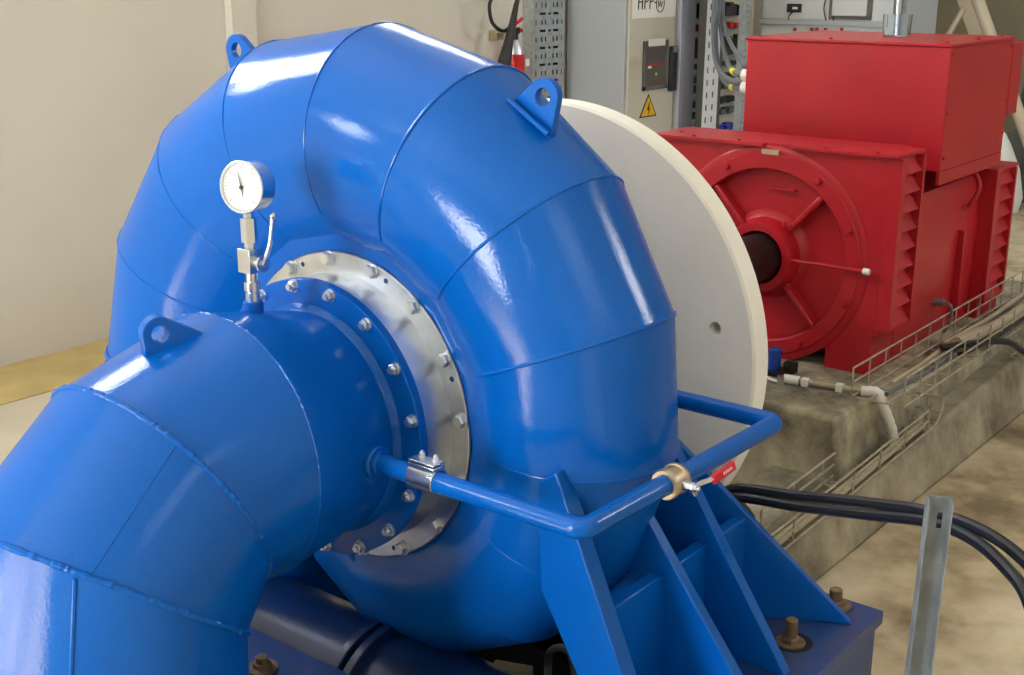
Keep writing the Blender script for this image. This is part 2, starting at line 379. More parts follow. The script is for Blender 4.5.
    # flat bridging plates to the stay ring
for d0, d1, a, b in zip(TH[1:-1], TH[2:], secs[:-1], secs[1:]):
    for e, xx in ((0, 2.20), (-1, 1.914)):
        mb.add([a[e], b[e], polar(xx, 0.30, d1), polar(xx, 0.30, d0)], [[0, 1, 2, 3]])
mb.cyl((XV, 0.650, 0.0), (XV, 0.650, FL - 0.03), 0.300, n=64)                        # inlet pipe standing on the floor
mb.lathe([(0, 0.28), (0, 0.40), (0.28, 0.40), (0.28, 0.28)], (1.92, 0, 0), (1, 0, 0), 64, ring=True)
random.seed(3)
for d in TH[2:-6]:                                                          # raised weld runs
    P = ring_pts(d, -0.001)
    wr = {21.9: 0.0042, 45.1: 0.0036, 69.0: 0.0036, -1.5: 0.0028}.get(d, 0.0024)
    if d < -10: wr = 0.0016
    cen = polar(XV, sec(d)[0], d)
    path = [p + (p - cen).normalized() * random.uniform(0.0, 0.0014) for p in P[3:-3]]
    mb.tube(path, [wr + random.uniform(-0.0007, 0.0007) for _ in path], 8)
mb.tube([(XV + 0.302 * math.cos(2 * PI * i / 60), 0.650 + 0.302 * math.sin(2 * PI * i / 60), -0.012) for i in range(60)], 0.006, 8, closed=True)
casing = obj('spiral_casing', mb, M['blue'], turb, sharp=14)
# head cover: blue-edged disc with machined face, steel neck
hc = obj('cover_ring', MB().lathe([(0.0, 0.24), (0.0, 0.356), (0.002, 0.358), (0.03, 0.358), (0.03, 0.24)], (1.884, 0, 0), (1, 0, 0), 96, ring=True), M['steel'], turb, label='machined steel ring with bolts')
obj('ring_edge', MB().lathe([(0.004, 0.3585), (0.004, 0.3605), (0.034, 0.3605), (0.034, 0.3585)], (1.884, 0, 0), (1, 0, 0), 96, ring=True), M['bluedark'], hc)
obj('neck', MB().lathe([(0.0, 0.25), (0.0, 0.310), (0.0795, 0.3115), (0.0795, 0.25)], (1.8048, 0, 0), (1, 0, 0), 96, ring=True), M['steel'], turb, label='bare steel neck between the two bolted rings')
for k in range(16):
    obj('bolt', MB().hexbolt(polar(1.884, 0.343, 7.4 + 22.35 * k), (-1, 0, 0), 0.026, 0.013, washer=0.0175, ph=k), M['zinc'], hc)
hole = MB()
holes = []
for k in range(8): holes.append(MB().cyl(polar(1.86, 0.3395, 22.5 + 45 * k), polar(1.902, 0.3395, 22.5 + 45 * k), 0.0062, n=14))
cut(hc, holes)
# lifting lugs on the casing
def lug_outline(w, h, r, rb):
    P = [(-w, 0), (w, 0), (w * 1.0, 0.006)]
    for i in range(13):
        a = math.radians(20 + 140 * i / 12); P.append((r * math.cos(a), h + r * math.sin(a)))
    P.append((-w, 0.006)); return P
def cas_lug(deg, r0):
    mb = MB(); o = polar(XV - 0.030, r0, deg); ur = polar(0, 1, deg); ut = V((0, ur.z, -ur.y))
    mb.holed(lug_outline(0.058, 0.062, 0.036, 0), (0, 0.060), 0.0185, o, ut, ur, 0.017)
    mb.tube([o + ut * (-0.06) + V((-0.016, 0, 0)) + ur * 0.014, o + ut * 0.06 + V((-0.016, 0, 0)) + ur * 0.014], 0.006, 8)
    return obj('lifting_lug', mb, M['blue'], turb)
cas_lug(58.3, 0.775); cas_lug(122.6, 0.850)
# support plates on the right-hand side
ZB = -0.52
def gusset(x, th, outer_top, outer_foot, inner):
    poly = [(x, outer_top[0], outer_top[1]), (x, outer_foot[0], outer_foot[1])] + [(x, a, b) for a, b in inner]
    return obj('support_plate', MB().prism(poly, (th, 0, 0)), M['blue'], turb, bevel=0.003)
e0, e1 = at(556, 473, 'x', 1.842), at(618.5, 665, 'x', 1.842)
k_ = (e1.y - e0.y) / (e1.z - e0.z)
gusset(1.842, 0.045, (e0.y, e0.z), (e0.y + k_ * (ZB - e0.z), ZB), [(-0.735, ZB), (-0.583, -0.255), (-0.575, -0.10), (-0.575, -0.02)])
gusset(2.082, 0.030, (-0.628, -0.09), (-0.960, ZB), [(-0.66, ZB), (-0.50, -0.25), (-0.52, -0.08)])
gusset(2.257, 0.030, (-0.62, -0.04), (-0.935, ZB), [(-0.62, ZB), (-0.50, -0.25), (-0.42, -0.04)])
a1 = V((2.561, -0.955, ZB)); tq = V((2.409, -0.674, -0.194)); top = a1 + (tq - a1) * 1.44
hd_ = V((a1.x - tq.x, a1.y - tq.y, 0)).normalized(); nn = V((hd_.y, -hd_.x, 0))
inn = top - hd_ * 0.10
obj('support_plate', MB().prism([a1, top, inn, V((inn.x, inn.y, ZB))], nn * -0.03), M['blue'], turb, bevel=0.003)
for xa, xb in ((1.886, 2.084), (2.110, 2.259), (2.285, 2.44)):
    obj('stiffener', MB().box(xa, xb, -0.728, -0.698, ZB, -0.268), M['blue'], turb, bevel=0.003)
# mirrored support plates on the far side (only a corner shows)
for x in (2.03, 2.20):
    obj('support_plate', MB().prism([(x, 0.93, 0.115), (x, 1.49, -0.50), (x, 1.49, ZB), (x, 0.85, ZB), (x, 0.85, 0.115)], (0.03, 0, 0)), M['blue'], turb, bevel=0.003)
# shaft seal housing behind the casing
obj('seal_housing', MB().lathe([(0, 0.30), (0.08, 0.30), (0.08, 0.20), (0.26, 0.17), (0.30, 0.12)], (2.20, 0, 0), (1, 0, 0), 48), M['bluedark'], turb)

# ------------------------------------------------------------------ base frame
bf = thing('base_frame', (2.0, 0, FL), 'blue bolted steel base frame the turbine stands on, with rusty anchor bolts', 'frame')
def beam(name, x0, x1, y0, y1):
    mb = MB().box(x0, x1, y0, y1, ZB - 0.035, ZB)
    mb.box(x0 + 0.012, x1 - 0.012, y0 + 0.012, y1 - 0.012, FL, ZB - 0.035)
    return obj(name, mb, M['bluedark'], bf, bevel=0.003)
beam('side_beam', 1.685, 2.673, -0.987, -0.665); beam('side_beam', 1.685, 2.62, 0.97, 1.52)
beam('cross_beam', 1.53, 1.68, -0.987, 1.52)
def anchor(x, y, big=0.018, hh=0.062):
    mb = MB().cyl((x, y, ZB), (x, y, ZB + 0.006), big * 1.9, n=24, mi=0)
    mb.hexbolt((x, y, ZB + 0.004), (0, 0, 1), big * 2.0, 0.014, mi=0)
    mb.cyl((x, y, ZB + 0.012), (x, y, ZB + hh), big * 0.78, n=18, mi=0, bev=0.002)
    return obj('anchor_bolt', mb, M['rust'], bf)
anchor(2.394, -0.880); anchor(2.622, -0.885, 0.02, 0.045); anchor(1.575, -0.02, 0.018, 0.032)
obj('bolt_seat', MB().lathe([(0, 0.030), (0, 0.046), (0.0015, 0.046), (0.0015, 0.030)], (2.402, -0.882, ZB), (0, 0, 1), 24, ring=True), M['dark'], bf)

# ------------------------------------------------------------------ pipe below the casing
bp = thing('drain_pipe', (1.90, 0.1, -0.935), 'dark blue flanged drain pipe lying low under the turbine casing', 'pipe')
obj('pipe', MB().cyl((1.90, 0.60, -0.735), (1.90, -0.60, -0.735), 0.175, n=56), M['blueshade'], bp)
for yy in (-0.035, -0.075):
    obj('flange', MB().cyl((1.90, yy, -0.735), (1.90, yy - 0.022, -0.735), 0.200, n=64, bev=0.002), M['blueshade'], bp)

# ================================================================== draft tube
dt = thing('draft_tube', (1.187, 0, FL), 'bent blue draft tube of mitred welded segments bolted to the turbine, nearest the camera', 'pipe')
def gc(c, b, g, a, n=72):
    nrm = V((-math.cos(b) * math.cos(g), math.sin(g), -math.sin(b) * math.cos(g)))
    u = nrm.cross(V((0, 0, 1))) if abs(nrm.z) < 0.995 else V((0, -1, 0)); u.normalize(); 
    if u.y < 0: u = -u
    w = V((-math.sin(b), 0, math.cos(b))); w = (w - nrm * w.dot(nrm)).normalized(); u = (w.cross(nrm)).normalized()
    return [V(c) + (u * math.cos(2 * PI * i / n) + w * math.sin(2 * PI * i / n)) * a for i in range(n)]
RINGS = [gc((1.80, 0, 0), 0, 0, 0.249), gc((1.76, 0, 0.0), 0, 0, 0.251), gc((1.503, -0.036, 0.026), 0.009, 0.004, 0.279), gc((1.345, -0.03, -0.012), 0.50, -0.019, 0.268),
         gc((1.211, -0.021, -0.158), 0.911, -0.057, 0.288), gc((1.187, 0.0, -0.597), 1.535, 0.03, 0.285), gc((1.187, 0.0, FL), PI / 2, 0, 0.285)]
mb = MB()
for A, B in zip(RINGS[:-1], RINGS[1:]):
    n = len(A); mb.add(A + B, [[i, (i + 1) % n, n + (i + 1) % n, n + i] for i in range(n)])
random.seed(5)
for R, rr in ((RINGS[2], 0.0024), (RINGS[3], 0.0055), (RINGS[4], 0.0060)):
    c = sum(R, V()) / len(R)
    D = [R[i] + (R[(i + 1) % len(R)] - R[i]) * (q / 4) for i in range(len(R)) for q in range(4)]
    path = [p + (p - c).normalized() * random.uniform(-0.002, 0.0005) for p in D]
    mb.tube(path, [rr * random.uniform(0.8, 1.2) for _ in D], 8, closed=True)
# longitudinal seams of the plates
for A, B, q, r_ in ((RINGS[3], RINGS[4], 6, 0.0014), (RINGS[4], RINGS[5], 7, 0.0042)):
    q = min(range(72), key=lambda k: abs(math.atan2((A[k] - CAM).dot(RT), (A[k] - CAM).dot(FW)) * FPX + 512 - (182 if A is RINGS[3] else 88)) + (1000 if A[k].y > -0.05 else 0))
    mb.tube([A[q] + (B[q] - A[q]) * t for t in (0.02, .5, 0.98)], r_, 6)
mb.lathe([(0, 0.250), (0, 0.262), (-0.003, 0.262), (-0.014, 0.2545), (-0.018, 0.250)], (1.783, 0, 0), (1, 0, 0), 72, ring=True)
obj('pipe', mb, M['blue'], dt, sharp=14)
fl = obj('flange', MB().lathe([(0.0, 0.245), (0.0, 0.3135), (0.0015, 0.315), (0.0215, 0.315), (0.0225, 0.3135), (0.0225, 0.245)], (1.7826, 0, 0), (1, 0, 0), 96, ring=True), M['blue'], dt)
for k in range(16):
    obj('nut', MB().hexbolt(polar(1.7826, 0.300, 11.9 + 21.8 * k), (-1, 0, 0), 0.0215, 0.011, washer=0.0145, stub=0.006, ph=k * 1.3), M['zinc'], fl)
mb = MB(); ux = V((0.100, -0.031, 0.027)).normalized(); uy = (UPZ - ux * UPZ.dot(ux)).normalized(); o = V((1.382, -0.050, 0.268)) + uy.cross(ux).normalized() * 0.026
P = [(-0.052, -0.012), (0.072, -0.012), (0.070, 0.0)] + [(-0.012 + 0.032 * math.cos(math.radians(32 + 140 * i / 12)), 0.036 + 0.032 * math.sin(math.radians(32 + 140 * i / 12))) for i in range(13)] + [(-0.050, 0.006)]
mb.holed(P, (-0.011, 0.034), 0.0165, o, ux, uy, 0.026)
obj('lifting_lug', mb, M['blue'], dt, bevel=0.002)
obj('tap_boss', MB().cyl((1.627, 0, 0.26), (1.627, 0, 0.303), 0.0205, n=28, bev=0.003), M['blue'], dt)
obj('side_boss', MB().cyl((1.684, -0.22, 0.0), (1.684, -0.292, 0.0), 0.034, n=32, bev=0.004), M['blue'], dt)

# ------------------------------------------------------------------ pressure gauge
gx = 1.627
pg = thing('pressure_gauge', (gx, 0, 0.303), 'round white-faced pressure gauge on a steel stem with a small lever valve', 'gauge')
obj('fitting', MB().lathe([(0, 0.015), (0.018, 0.015), (0.018, 0.0125), (0.022, 0.0125), (0.022, 0.017), (0.04, 0.017), (0.04, 0.0125), (0.062, 0.0125)], (gx, 0, 0.303), (0, 0, 1), 12), M['chrome'], pg)
vb = MB().box(gx - 0.0185, gx + 0.0185, -0.0185, 0.0185, 0.363, 0.413)
vb.cyl((gx, -0.016, 0.385), (gx, -0.034, 0.385), 0.0135, n=20); vb.hexbolt((gx, -0.038, 0.385), (0, -1, 0), 0.016, 0.008)
obj('valve_body', vb, M['chrome'], pg, bevel=0.002)
hd = MB()
e = [V((gx + 0.000, -0.036, 0.388)), V((gx + 0.008, -0.039, 0.400)), V((gx + 0.017, -0.042, 0.424)), V((gx + 0.021, -0.043, 0.445)), V((gx + 0.027, -0.044, 0.480))]
hd.tube(spline(e, 6), 0.0048, 10); hd.ball(e[-1], 0.0075, 12); hd.lathe([(-0.002, 0.008), (-0.002, 0.017), (0.002, 0.017), (0.002, 0.008)], (gx, -0.0375, 0.385), (0, -1, 0), 20, ring=True)
obj('valve_lever', hd, M['chrome'], pg)
obj('stem', MB().lathe([(0, 0.011), (0.012, 0.011), (0.012, 0.0165), (0.062, 0.0165), (0.062, 0.010), (0.075, 0.010)], (gx, 0, 0.413), (0, 0, 1), 6), M['chrome'], pg)
# dial faces the viewer's side
dc = V((gx - 0.010, 0.0, 0.538)); dd = V((-0.975, -0.215, 0.06)).normalized()
du = UPZ.cross(dd).normalized(); dw = dd.cross(du)
dcase = obj('dial_case', MB().lathe([(-0.046, 0.0), (-0.046, 0.046), (-0.042, 0.050), (-0.004, 0.050), (-0.002, 0.0535), (0.004, 0.0535), (0.0055, 0.052), (0.0055, 0.0480), (0.001, 0.0465), (0.0005, 0.0)], dc, dd, 64), M['chrome'], pg)
face = obj('dial_face', MB().lathe([(0.0012, 0.0), (0.0015, 0.046)], dc, dd, 64), M['dial'], dcase, label='white dial with fine black scale')
mk = MB()
def dpt(r, ang, h=0.0022): 
    a = math.radians(ang); return dc + dd * h + (du * -math.sin(a) + dw * math.cos(a)) * r
for k in range(31):
    a = -135 + 9 * k; r0 = 0.036 if k % 5 == 0 else 0.0395
    rad = (dpt(1, a) - dpt(0, a)).normalized()
    mk.obox(dpt((r0 + 0.0435) / 2, a), rad, dd, rad.cross(dd), (0.0435 - r0) / 2, 0.0002, 0.0005 if k % 5 == 0 else 0.0003)
obj('scale_marks', mk, M['ink'], dcase, sharp=0)
nd = MB(); nd.prism([dpt(0.034, 14, .004), dpt(0.0016, 104, .004), dpt(0.020, 194, .004), dpt(0.0016, -76, .004)], dd * 0.0008); nd.cyl(dc + dd * 0.003, dc + dd * 0.006, 0.004, n=16)
obj('needle', nd, M['ink'], dcase, sharp=0)

# ------------------------------------------------------------------ bent blue pipe with valve
up = thing('connecting_pipe', (1.9, -0.6, 0.0), 'thin blue pipe bent in a U from draft tube round the turbine', 'pipe')
pth = rounded([(1.684, -0.285, 0), (1.680, -0.797, 0), (2.395, -0.812, 0), (2.395, -0.16, 0)], 0.026, 8)
obj('pipe', MB().tube(pth, 0.0205, 20), M['blue'], up)
for (cx, cy, ax) in ((1.684, -0.285, (0, -1, 0)),):
    obj('collar', MB().cyl((cx, cy, 0), (cx, cy - 0.018, 0), 0.026, n=28, bev=0.003), M['blue'], up)
for p in (1.720, 2.36):
    pass
cl = MB().lathe([(0, 0.021), (0, 0.0265), (0.068, 0.0265), (0.068, 0.021)], (1.685, -0.384, 0), (0, -1, 0), 32, ring=True)
cl.box(1.668, 1.702, -0.452, -0.384, 0.022, 0.031)
cl.box(1.668, 1.702, -0.452, -0.384, 0.034, 0.038)
clamp = obj('pipe_clamp', cl, M['chrome'], up, bevel=0.0015, label='shiny steel band clamp')
for yy in (-0.400, -0.436):
    obj('clamp_bolt', MB().hexbolt((1.694, yy, 0.036), (0, 0, 1), 0.011, 0.008, washer=0.008, stub=0.003), M['zinc'], clamp)
vv = MB().lathe([(0, 0.021), (0, 0.029), (0.004, 0.0315), (0.012, 0.0315), (0.014, 0.029), (0.040, 0.029), (0.042, 0.0315), (0.05, 0.0315), (0.054, 0.029), (0.054, 0.021)], (1.940, -0.8035, 0), (1, 0, 0), 32, ring=True)
valve = obj('valve_collar', vv, M['brass'], up, label='tan metal valve collar')
st = MB().cyl((1.967, -0.83, 0.0), (1.967, -0.856, 0.0), 0.010, n=16); st.hexbolt((1.967, -0.854, 0.0), (0, -1, 0), 0.014, 0.008, stub=0.004)
st.tube(spline([(1.967, -0.853, 0.0), (1.985, -0.858, 0.004), (2.01, -0.866, 0.006), (2.05, -0.872, 0.010)], 6), 0.0052, 10)
st.cyl((1.967, -0.846, -0.002), (1.976, -0.852, -0.018), 0.006, n=10)
lev = obj('valve_lever', st, M['chrome'], valve)
gl = MB(); d_ = V((0.066, -0.008, 0.012)).normalized(); s_ = V((0, -1, 0.25)).normalized()
gl.obox(V((2.047, -0.873, 0.0105)), d_, s_, d_.cross(s_), 0.036, 0.0045, 0.0105)
obj('red_grip', gl, M['redp'], valve, bevel=0.004, label='red vinyl grip with small pale print')
pm = MB()
for k in range(5):
    pm.obox(V((2.047, -0.873, 0.0105)) + d_ * (-0.004 + 0.006 * k) + s_ * 0.0047 + d_.cross(s_) * 0.0, d_, s_, d_.cross(s_), 0.0018, 0.0002, 0.003)
obj('grip_print', pm, M['white'], valve, sharp=0)

# ================================================================== flywheel and shaft
fw = obj('flywheel', MB().lathe([(0, 0.0), (0, 0.622), (0.006, 0.6285), (0.069, 0.6285), (0.0755, 0.622), (0.0755, 0.0)], (2.6374, 0, 0), (1, 0, 0), 160), M['cream'])
tag(fw, 'large cream painted steel flywheel disc between turbine and red generator', 'flywheel')
cut(fw, [MB().cyl(polar(2.60, 0.526, 11.8 + 90 * k), polar(2.75, 0.526, 11.8 + 90 * k), 0.0165, n=28) for k in range(4)])
sh = thing('drive_shaft', (3.2, 0, -0.12), 'dark oily shaft and coupling running from flywheel into the red generator', 'shaft')
obj('shaft', MB().cyl((2.712, 0, 0), (3.86, 0, 0), 0.075, n=40), M['dark'], sh)
obj('coupling', MB().lathe([(0, 0.09), (0.02, 0.15), (0.34, 0.15), (0.36, 0.135), (0.60, 0.13), (0.62, 0.110), (0.70, 0.106), (0.72, 0.098), (0.90, 0.094), (0.92, 0.088), (1.00, 0.086), (1.02, 0.083), (1.16, 0.082), (1.17, 0.06)], (2.72, 0, 0), (1, 0, 0), 40), M['dark'], sh, sharp=25)

# ================================================================== generator
gen = thing('generator', (4.5, 0, -0.36), 'big red generator with louvred sides, round end bell and terminal box on top', 'generator')
def eb(x0, x1, zt):
    return MB().box(x0, x1, -0.445, 0.445, -0.36 if x0 > 4.5 else -0.358, zt)
# front end block: a frame with a cut-out at its foot
mb = MB()
poly = [(3.90, -0.43, -0.358), (3.90, -0.43, 0.375), (3.90, 0.43, 0.375), (3.90, 0.43, -0.358), (3.90, 0.26, -0.358), (3.90, 0.22, -0.30), (3.90, -0.17, -0.27), (3.90, -0.245, -0.358)]
poly = [(3.90, -0.43, -0.20), (3.90, -0.43, 0.375), (3.90, 0.43, 0.375), (3.90, 0.43, -0.20)]
mb.box(3.90, 4.10, -0.432, 0.43, -0.22, 0.375)
mb.box(3.90, 4.10, -0.41, -0.25, -0.36, -0.22); mb.box(3.90, 4.10, 0.25, 0.41, -0.36, -0.22)
blk = obj('end_block', mb, M['red'], gen)
cut(blk, [MB().lathe([(-0.1, 0.300), (0.035, 0.300), (0.030, 0.0)], (3.90, 0, 0), (1, 0, 0), 96)])
rg = MB().lathe([(0.02, 0.300), (-0.008, 0.301), (-0.012, 0.305), (-0.012, 0.350), (-0.006, 0.355), (-0.006, 0.374), (-0.002, 0.380), (0.02, 0.380)], (3.90, 0, 0), (1, 0, 0), 112, ring=True)
bell = obj('bell_ring', rg, M['red'], gen)
obj('bell_disc', MB().cyl((3.932, 0, 0), (3.955, 0, 0), 0.312, n=80), M['red'], gen)
for dgr in (22.5, 56, 118, -22, -62, 152, 205, -98):
    obj('bell_bolt', MB().hexbolt(polar(3.888, 0.333, dgr), (-1, 0, 0), 0.020, 0.008, washer=0.014), M['red'], bell)
obj('hub', MB().lathe([(0.09, 0.160), (0.075, 0.150), (0.062, 0.132), (0.012, 0.127), (0.0, 0.120), (0.0, 0.094), (0.008, 0.090), (0.09, 0.090)], (3.845, 0, 0), (1, 0, 0), 64, ring=True), M['red'], gen)
for dgr in (48, -48.5, 132, 228):
    ur = polar(0, 1, dgr); ut = V((0, ur.z, -ur.y))
    a_, b_ = polar(3.878, 0.125, dgr), polar(3.896, 0.302, dgr)
    mb = MB().obox((a_ + b_) / 2 + V((0.03, 0, 0)), ur, ut, (1, 0, 0), 0.088, 0.011, 0.028)
    obj('bell_rib', mb, M['red'], gen, bevel=0.008)
    obj('bell_bolt', MB().hexbolt(polar(3.885, 0.142, dgr + 9), (-1, 0, 0), 0.018, 0.012), M['red'], gen)
obj('bell_seam', MB().obox(polar(3.926, 0.236, 80), (0, 1, 0.02), (0, 0, 1), (1, 0, 0), 0.05, 0.003, 0.012), M['red'], gen)
gp = obj('grease_pipe', MB().tube([polar(3.86, 0.115, 2), polar(3.875, 0.385, 0.0)], 0.0065, 10), M['red'], gen)
obj('grease_cap', MB().cyl(polar(3.875, 0.372, 0.1), polar(3.876, 0.395, -0.1), 0.0115, n=14, bev=0.002), M['white'], gp, label='white plastic cap')
obj('tag_plate', MB().box(3.884, 3.889, at(779, 151, 'x', 3.887).y, at(762, 151, 'x', 3.887).y, at(770, 154.5, 'x', 3.887).z, at(770, 149.5, 'x', 3.887).z), M['brass'], bell, label='small brass name tag')
# top cover plate with a notch over the bell
mb = MB().box(3.878, 4.11, 0.02, 0.462, 0.376, 0.386); mb.box(3.905, 4.11, -0.09, 0.02, 0.376, 0.386); mb.box(3.878, 4.11, -0.460, -0.09, 0.376, 0.386); mb.box(4.11, 4.146, -0.40, 0.462, 0.376, 0.386)
tp = obj('top_cover', mb, M['red'], gen)
for yy in (0.40, 0.30, 0.12, -0.2, -0.38):
    obj('cover_bolt', MB().hexbolt((3.90 if yy < 0.35 else 3.98, yy, 0.386), (0, 0, 1), 0.012, 0.006), M['red'], tp)
def louver(x0, x1, z0, z1, n, name='louver_panel'):
    mb = MB(); h = (z1 - z0) / n
    for k in range(n):
        a = z0 + k * h; yb, yo = -0.434, -0.466
        mb.hexa([(x0, yb + 0.01, a + 0.20 * h), (x1, yb + 0.01, a + 0.20 * h), (x1, yb + 0.01, a + h), (x0, yb + 0.01, a + h), (x0, yo, a + 0.16 * h), (x1, yo, a + 0.16 * h), (x1, yb - 0.002, a + h * 0.99), (x0, yb - 0.002, a + h * 0.99)])
    mb.box(x1 - 0.012, x1 + 0.006, -0.470, -0.42, z0, z1); mb.box(x0, x1, -0.468, -0.42, z0 - 0.004, z0 + 0.010)
    return obj(name, mb, M['red'], gen, sharp=25)
louver(3.932, 4.085, -0.20, 0.372, 9)
mb = MB().box(3.895, 3.934, -0.468, -0.42, -0.20, 0.375)
obj('corner_post', mb, M['red'], gen, bevel=0.002)
# stator body: round top, straight flanks
prof = [(-0.405, -0.36), (-0.415, 0.0), (-0.405, 0.16), (-0.385, 0.20), (-0.30, 0.245), (0.30, 0.245), (0.385, 0.20), (0.415, 0.0), (0.405, -0.36)]
obj('stator_body', MB().prism([(4.235, a, b) for a, b in prof], (0.70, 0, 0)).box(4.09, 4.236, -0.412, 0.41, -0.36, 0.13), M['red'], gen, sharp=25)
obj('side_rib', MB().box(4.645, 4.657, -0.438, -0.40, -0.31, 0.02), M['red'], gen, bevel=0.003)
obj('side_rib', MB().tube(spline([(4.70, -0.40, 0.235), (4.70, -0.44, 0.22), (4.70, -0.455, 0.17), (4.69, -0.425, 0.10)], 5), 0.009, 10), M['red'], gen)
obj('rear_block', MB().box(4.85, 5.09, -0.445, 0.43, -0.36, 0.215), M['red'], gen)
obj('rear_post', MB().box(4.86, 4.905, -0.468, -0.42, -0.30, 0.215), M['red'], gen, bevel=0.002)
louver(4.905, 5.085, -0.30, 0.21, 8)
obj('rear_cover', MB().box(4.85, 5.10, -0.47, 0.45, 0.215, 0.226), M['red'], gen)
obj('cable_gland', MB().cyl((4.46, -0.405, -0.22), (4.46, -0.45, -0.215), 0.013, n=14).tube(spline([(4.46, -0.45, -0.215), (4.46, -0.475, -0.225), (4.46, -0.48, -0.27), (4.47, -0.455, -0.33)], 5), 0.006, 8), M['greym'], gen, label='grey cable gland with black lead')
# terminal box
tb = MB().box(4.28, 4.93, -0.45, 0.31, 0.285, 0.704)
tbox = obj('terminal_box', tb, M['red'], gen, bevel=0.003)
obj('side_skirt', MB().box(4.282, 4.928, -0.45, -0.438, 0.238, 0.284), M['red'], tbox)
obj('box_lid', MB().box(4.272, 4.94, -0.458, 0.318, 0.704, 0.714), M['red'], tbox, bevel=0.002)
mb = MB().prism([(4.30, -0.20, 0.7145), (4.90, -0.26, 0.7145), (4.90, -0.29, 0.7145), (4.31, -0.30, 0.7145)], (0, 0, 0.002))
for xx, zz in ((4.30, 0.68), (4.30, 0.48), (4.30, 0.33), (4.91, 0.68), (4.91, 0.48), (4.91, 0.36)):
    obj('box_screw', MB().hexbolt((xx, -0.45, zz), (0, -1, 0), 0.010, 0.005), M['red'], tbox)
for xx, yy in ((4.32, 0.0), (4.32, -0.42), (4.89, -0.42), (4.89, 0.0), (4.60, -0.43), (4.32, 0.28)):
    obj('lid_screw', MB().hexbolt((xx, yy, 0.714), (0, 0, 1), 0.012, 0.006), M['red'], tbox)
obj('junction_box', MB().box(4.945, 5.06, -0.45, 0.10, 0.42, 0.69), M['red'], tbox, bevel=0.004)

# ================================================================== trays, cables and fittings on the plinth
def tray_mesh(p0, p1, side, w, hgt, long_b=4, pitch=0.10, wr=0.0026, levels=(1.0, 0.5)):
    """wire basket: p0-p1 is one bottom corner line, side the direction across, hgt the wall height"""
    p0, p1, side = V(p0), V(p1), V(side).normalized(); d = (p1 - p0); L = d.length; d.normalize(); mb = MB(); up = UPZ
    for k in range(long_b):
        o = side * (w * k / (long_b - 1)); mb.tube([p0 + o, p1 + o], wr, 6)
    for lv in levels:
        for o in (side * 0, side * w): mb.tube([p0 + o + up * hgt * lv, p1 + o + up * hgt * lv], wr, 6)
    n = int(L / pitch)
    for k in range(n + 1):
        q = p0 + d * (L * k / n)
        mb.tube([q + up * hgt, q + up * 0.002, q + side * w * 0.5, q + side * w + up * 0.002, q + side * w + up * hgt], wr, 6)
    return mb
def tray(mb, label): return tag(obj('wire_cable_tray', mb, M['galvwire']), label, 'cable tray', 'wire mesh cable trays beside the generator')
tray(tray_mesh((2.76, -0.612, -0.565), (3.94, -0.612, -0.526), (0, 1, 0), 0.10, 0.075, 4, 0.19, wr=0.0040), 'wire mesh cable tray running low along the foot of the plinth, nearest the black cables')
tray(tray_mesh((3.62, -0.472, -0.345), (6.5, -0.472, -0.345), (0, -1, 0), 0.17, 0.095, 4, 0.13, wr=0.0032), 'wire mesh cable tray high along the side of the red generator')
tray(tray_mesh((4.75, -0.62, -0.46), (4.85, -2.4, -0.46), (1, 0.0, 0), 0.14, 0.06, 4, 0.13), 'wire mesh cable tray branching off to the right behind the ledge')
# upturned end of the low tray
mb = MB()
for yy in (-0.612, -0.56, -0.512):
    mb.tube(spline([(3.94, yy, -0.526), (4.02, yy, -0.520), (4.06, yy, -0.49), (4.075, yy, -0.445)], 5), 0.0042, 6)
mb.tube([(4.06, -0.612, -0.49), (4.06, -0.512, -0.49)], 0.0042, 6); mb.tube([(4.02, -0.612, -0.52), (4.02, -0.512, -0.52)], 0.0042, 6); mb.tube([(4.075, -0.612, -0.445), (4.075, -0.512, -0.445)], 0.0042, 6)
tray(mb, 'bent up end piece of wire tray by the white hose')
def cable(name, pts, r, m, label, cat='cable', group=None, n=10, sm=8):
    return tag(obj(name, MB().tube(spline(pts, sm), r, n), m), label, cat, group)
cable('tray_cable', [(2.80, -0.588, -0.546), (3.3, -0.594, -0.530), (3.75, -0.590, -0.516), (3.95, -0.588, -0.510)], 0.014, M['tancond'], 'dusty tan cable lying along the outer edge of the low wire tray')
cable('cable_conduit', [(4.32, -0.555, -0.315), (4.7, -0.60, -0.312), (5.2, -0.585, -0.312), (5.9, -0.60, -0.312)], 0.022, M['tancond'], 'thick pale conduit lying in the high wire tray beside the generator', 'conduit')
cable('cable_conduit', [(3.80, -0.53, -0.335), (4.05, -0.53, -0.335), (4.26, -0.52, -0.335)], 0.008, M['tancond'], 'thin tan conduit end in the high wire tray near the generator foot', 'conduit')
for k, (dy, zz) in enumerate(((-0.62, -0.30), (-0.59, -0.285), (-0.635, -0.265))):
    pass
cable('tray_cable', [(4.2, -0.61, -0.32), (4.45, -0.635, -0.318), (4.8, -0.64, -0.318), (5.3, -0.635, -0.318), (6.0, -0.64, -0.318)], 0.011, M['black'], 'black cable along the outer side of the high wire tray')
cable('tray_cable', [(4.24, -0.53, -0.322), (4.34, -0.60, -0.315), (4.56, -0.66, -0.35), (4.72, -0.72, -0.43), (4.80, -1.0, -0.445), (4.84, -1.8, -0.445)], 0.012, M['black'], 'black cable leaving the high tray and turning right')
cable('tray_cable', [(4.35, -0.50, -0.338), (4.8, -0.515, -0.336), (5.3, -0.50, -0.336), (6.2, -0.51, -0.336)], 0.010, M['tancond'], 'dusty tan cable along the inner side of the high wire tray nearest the generator')
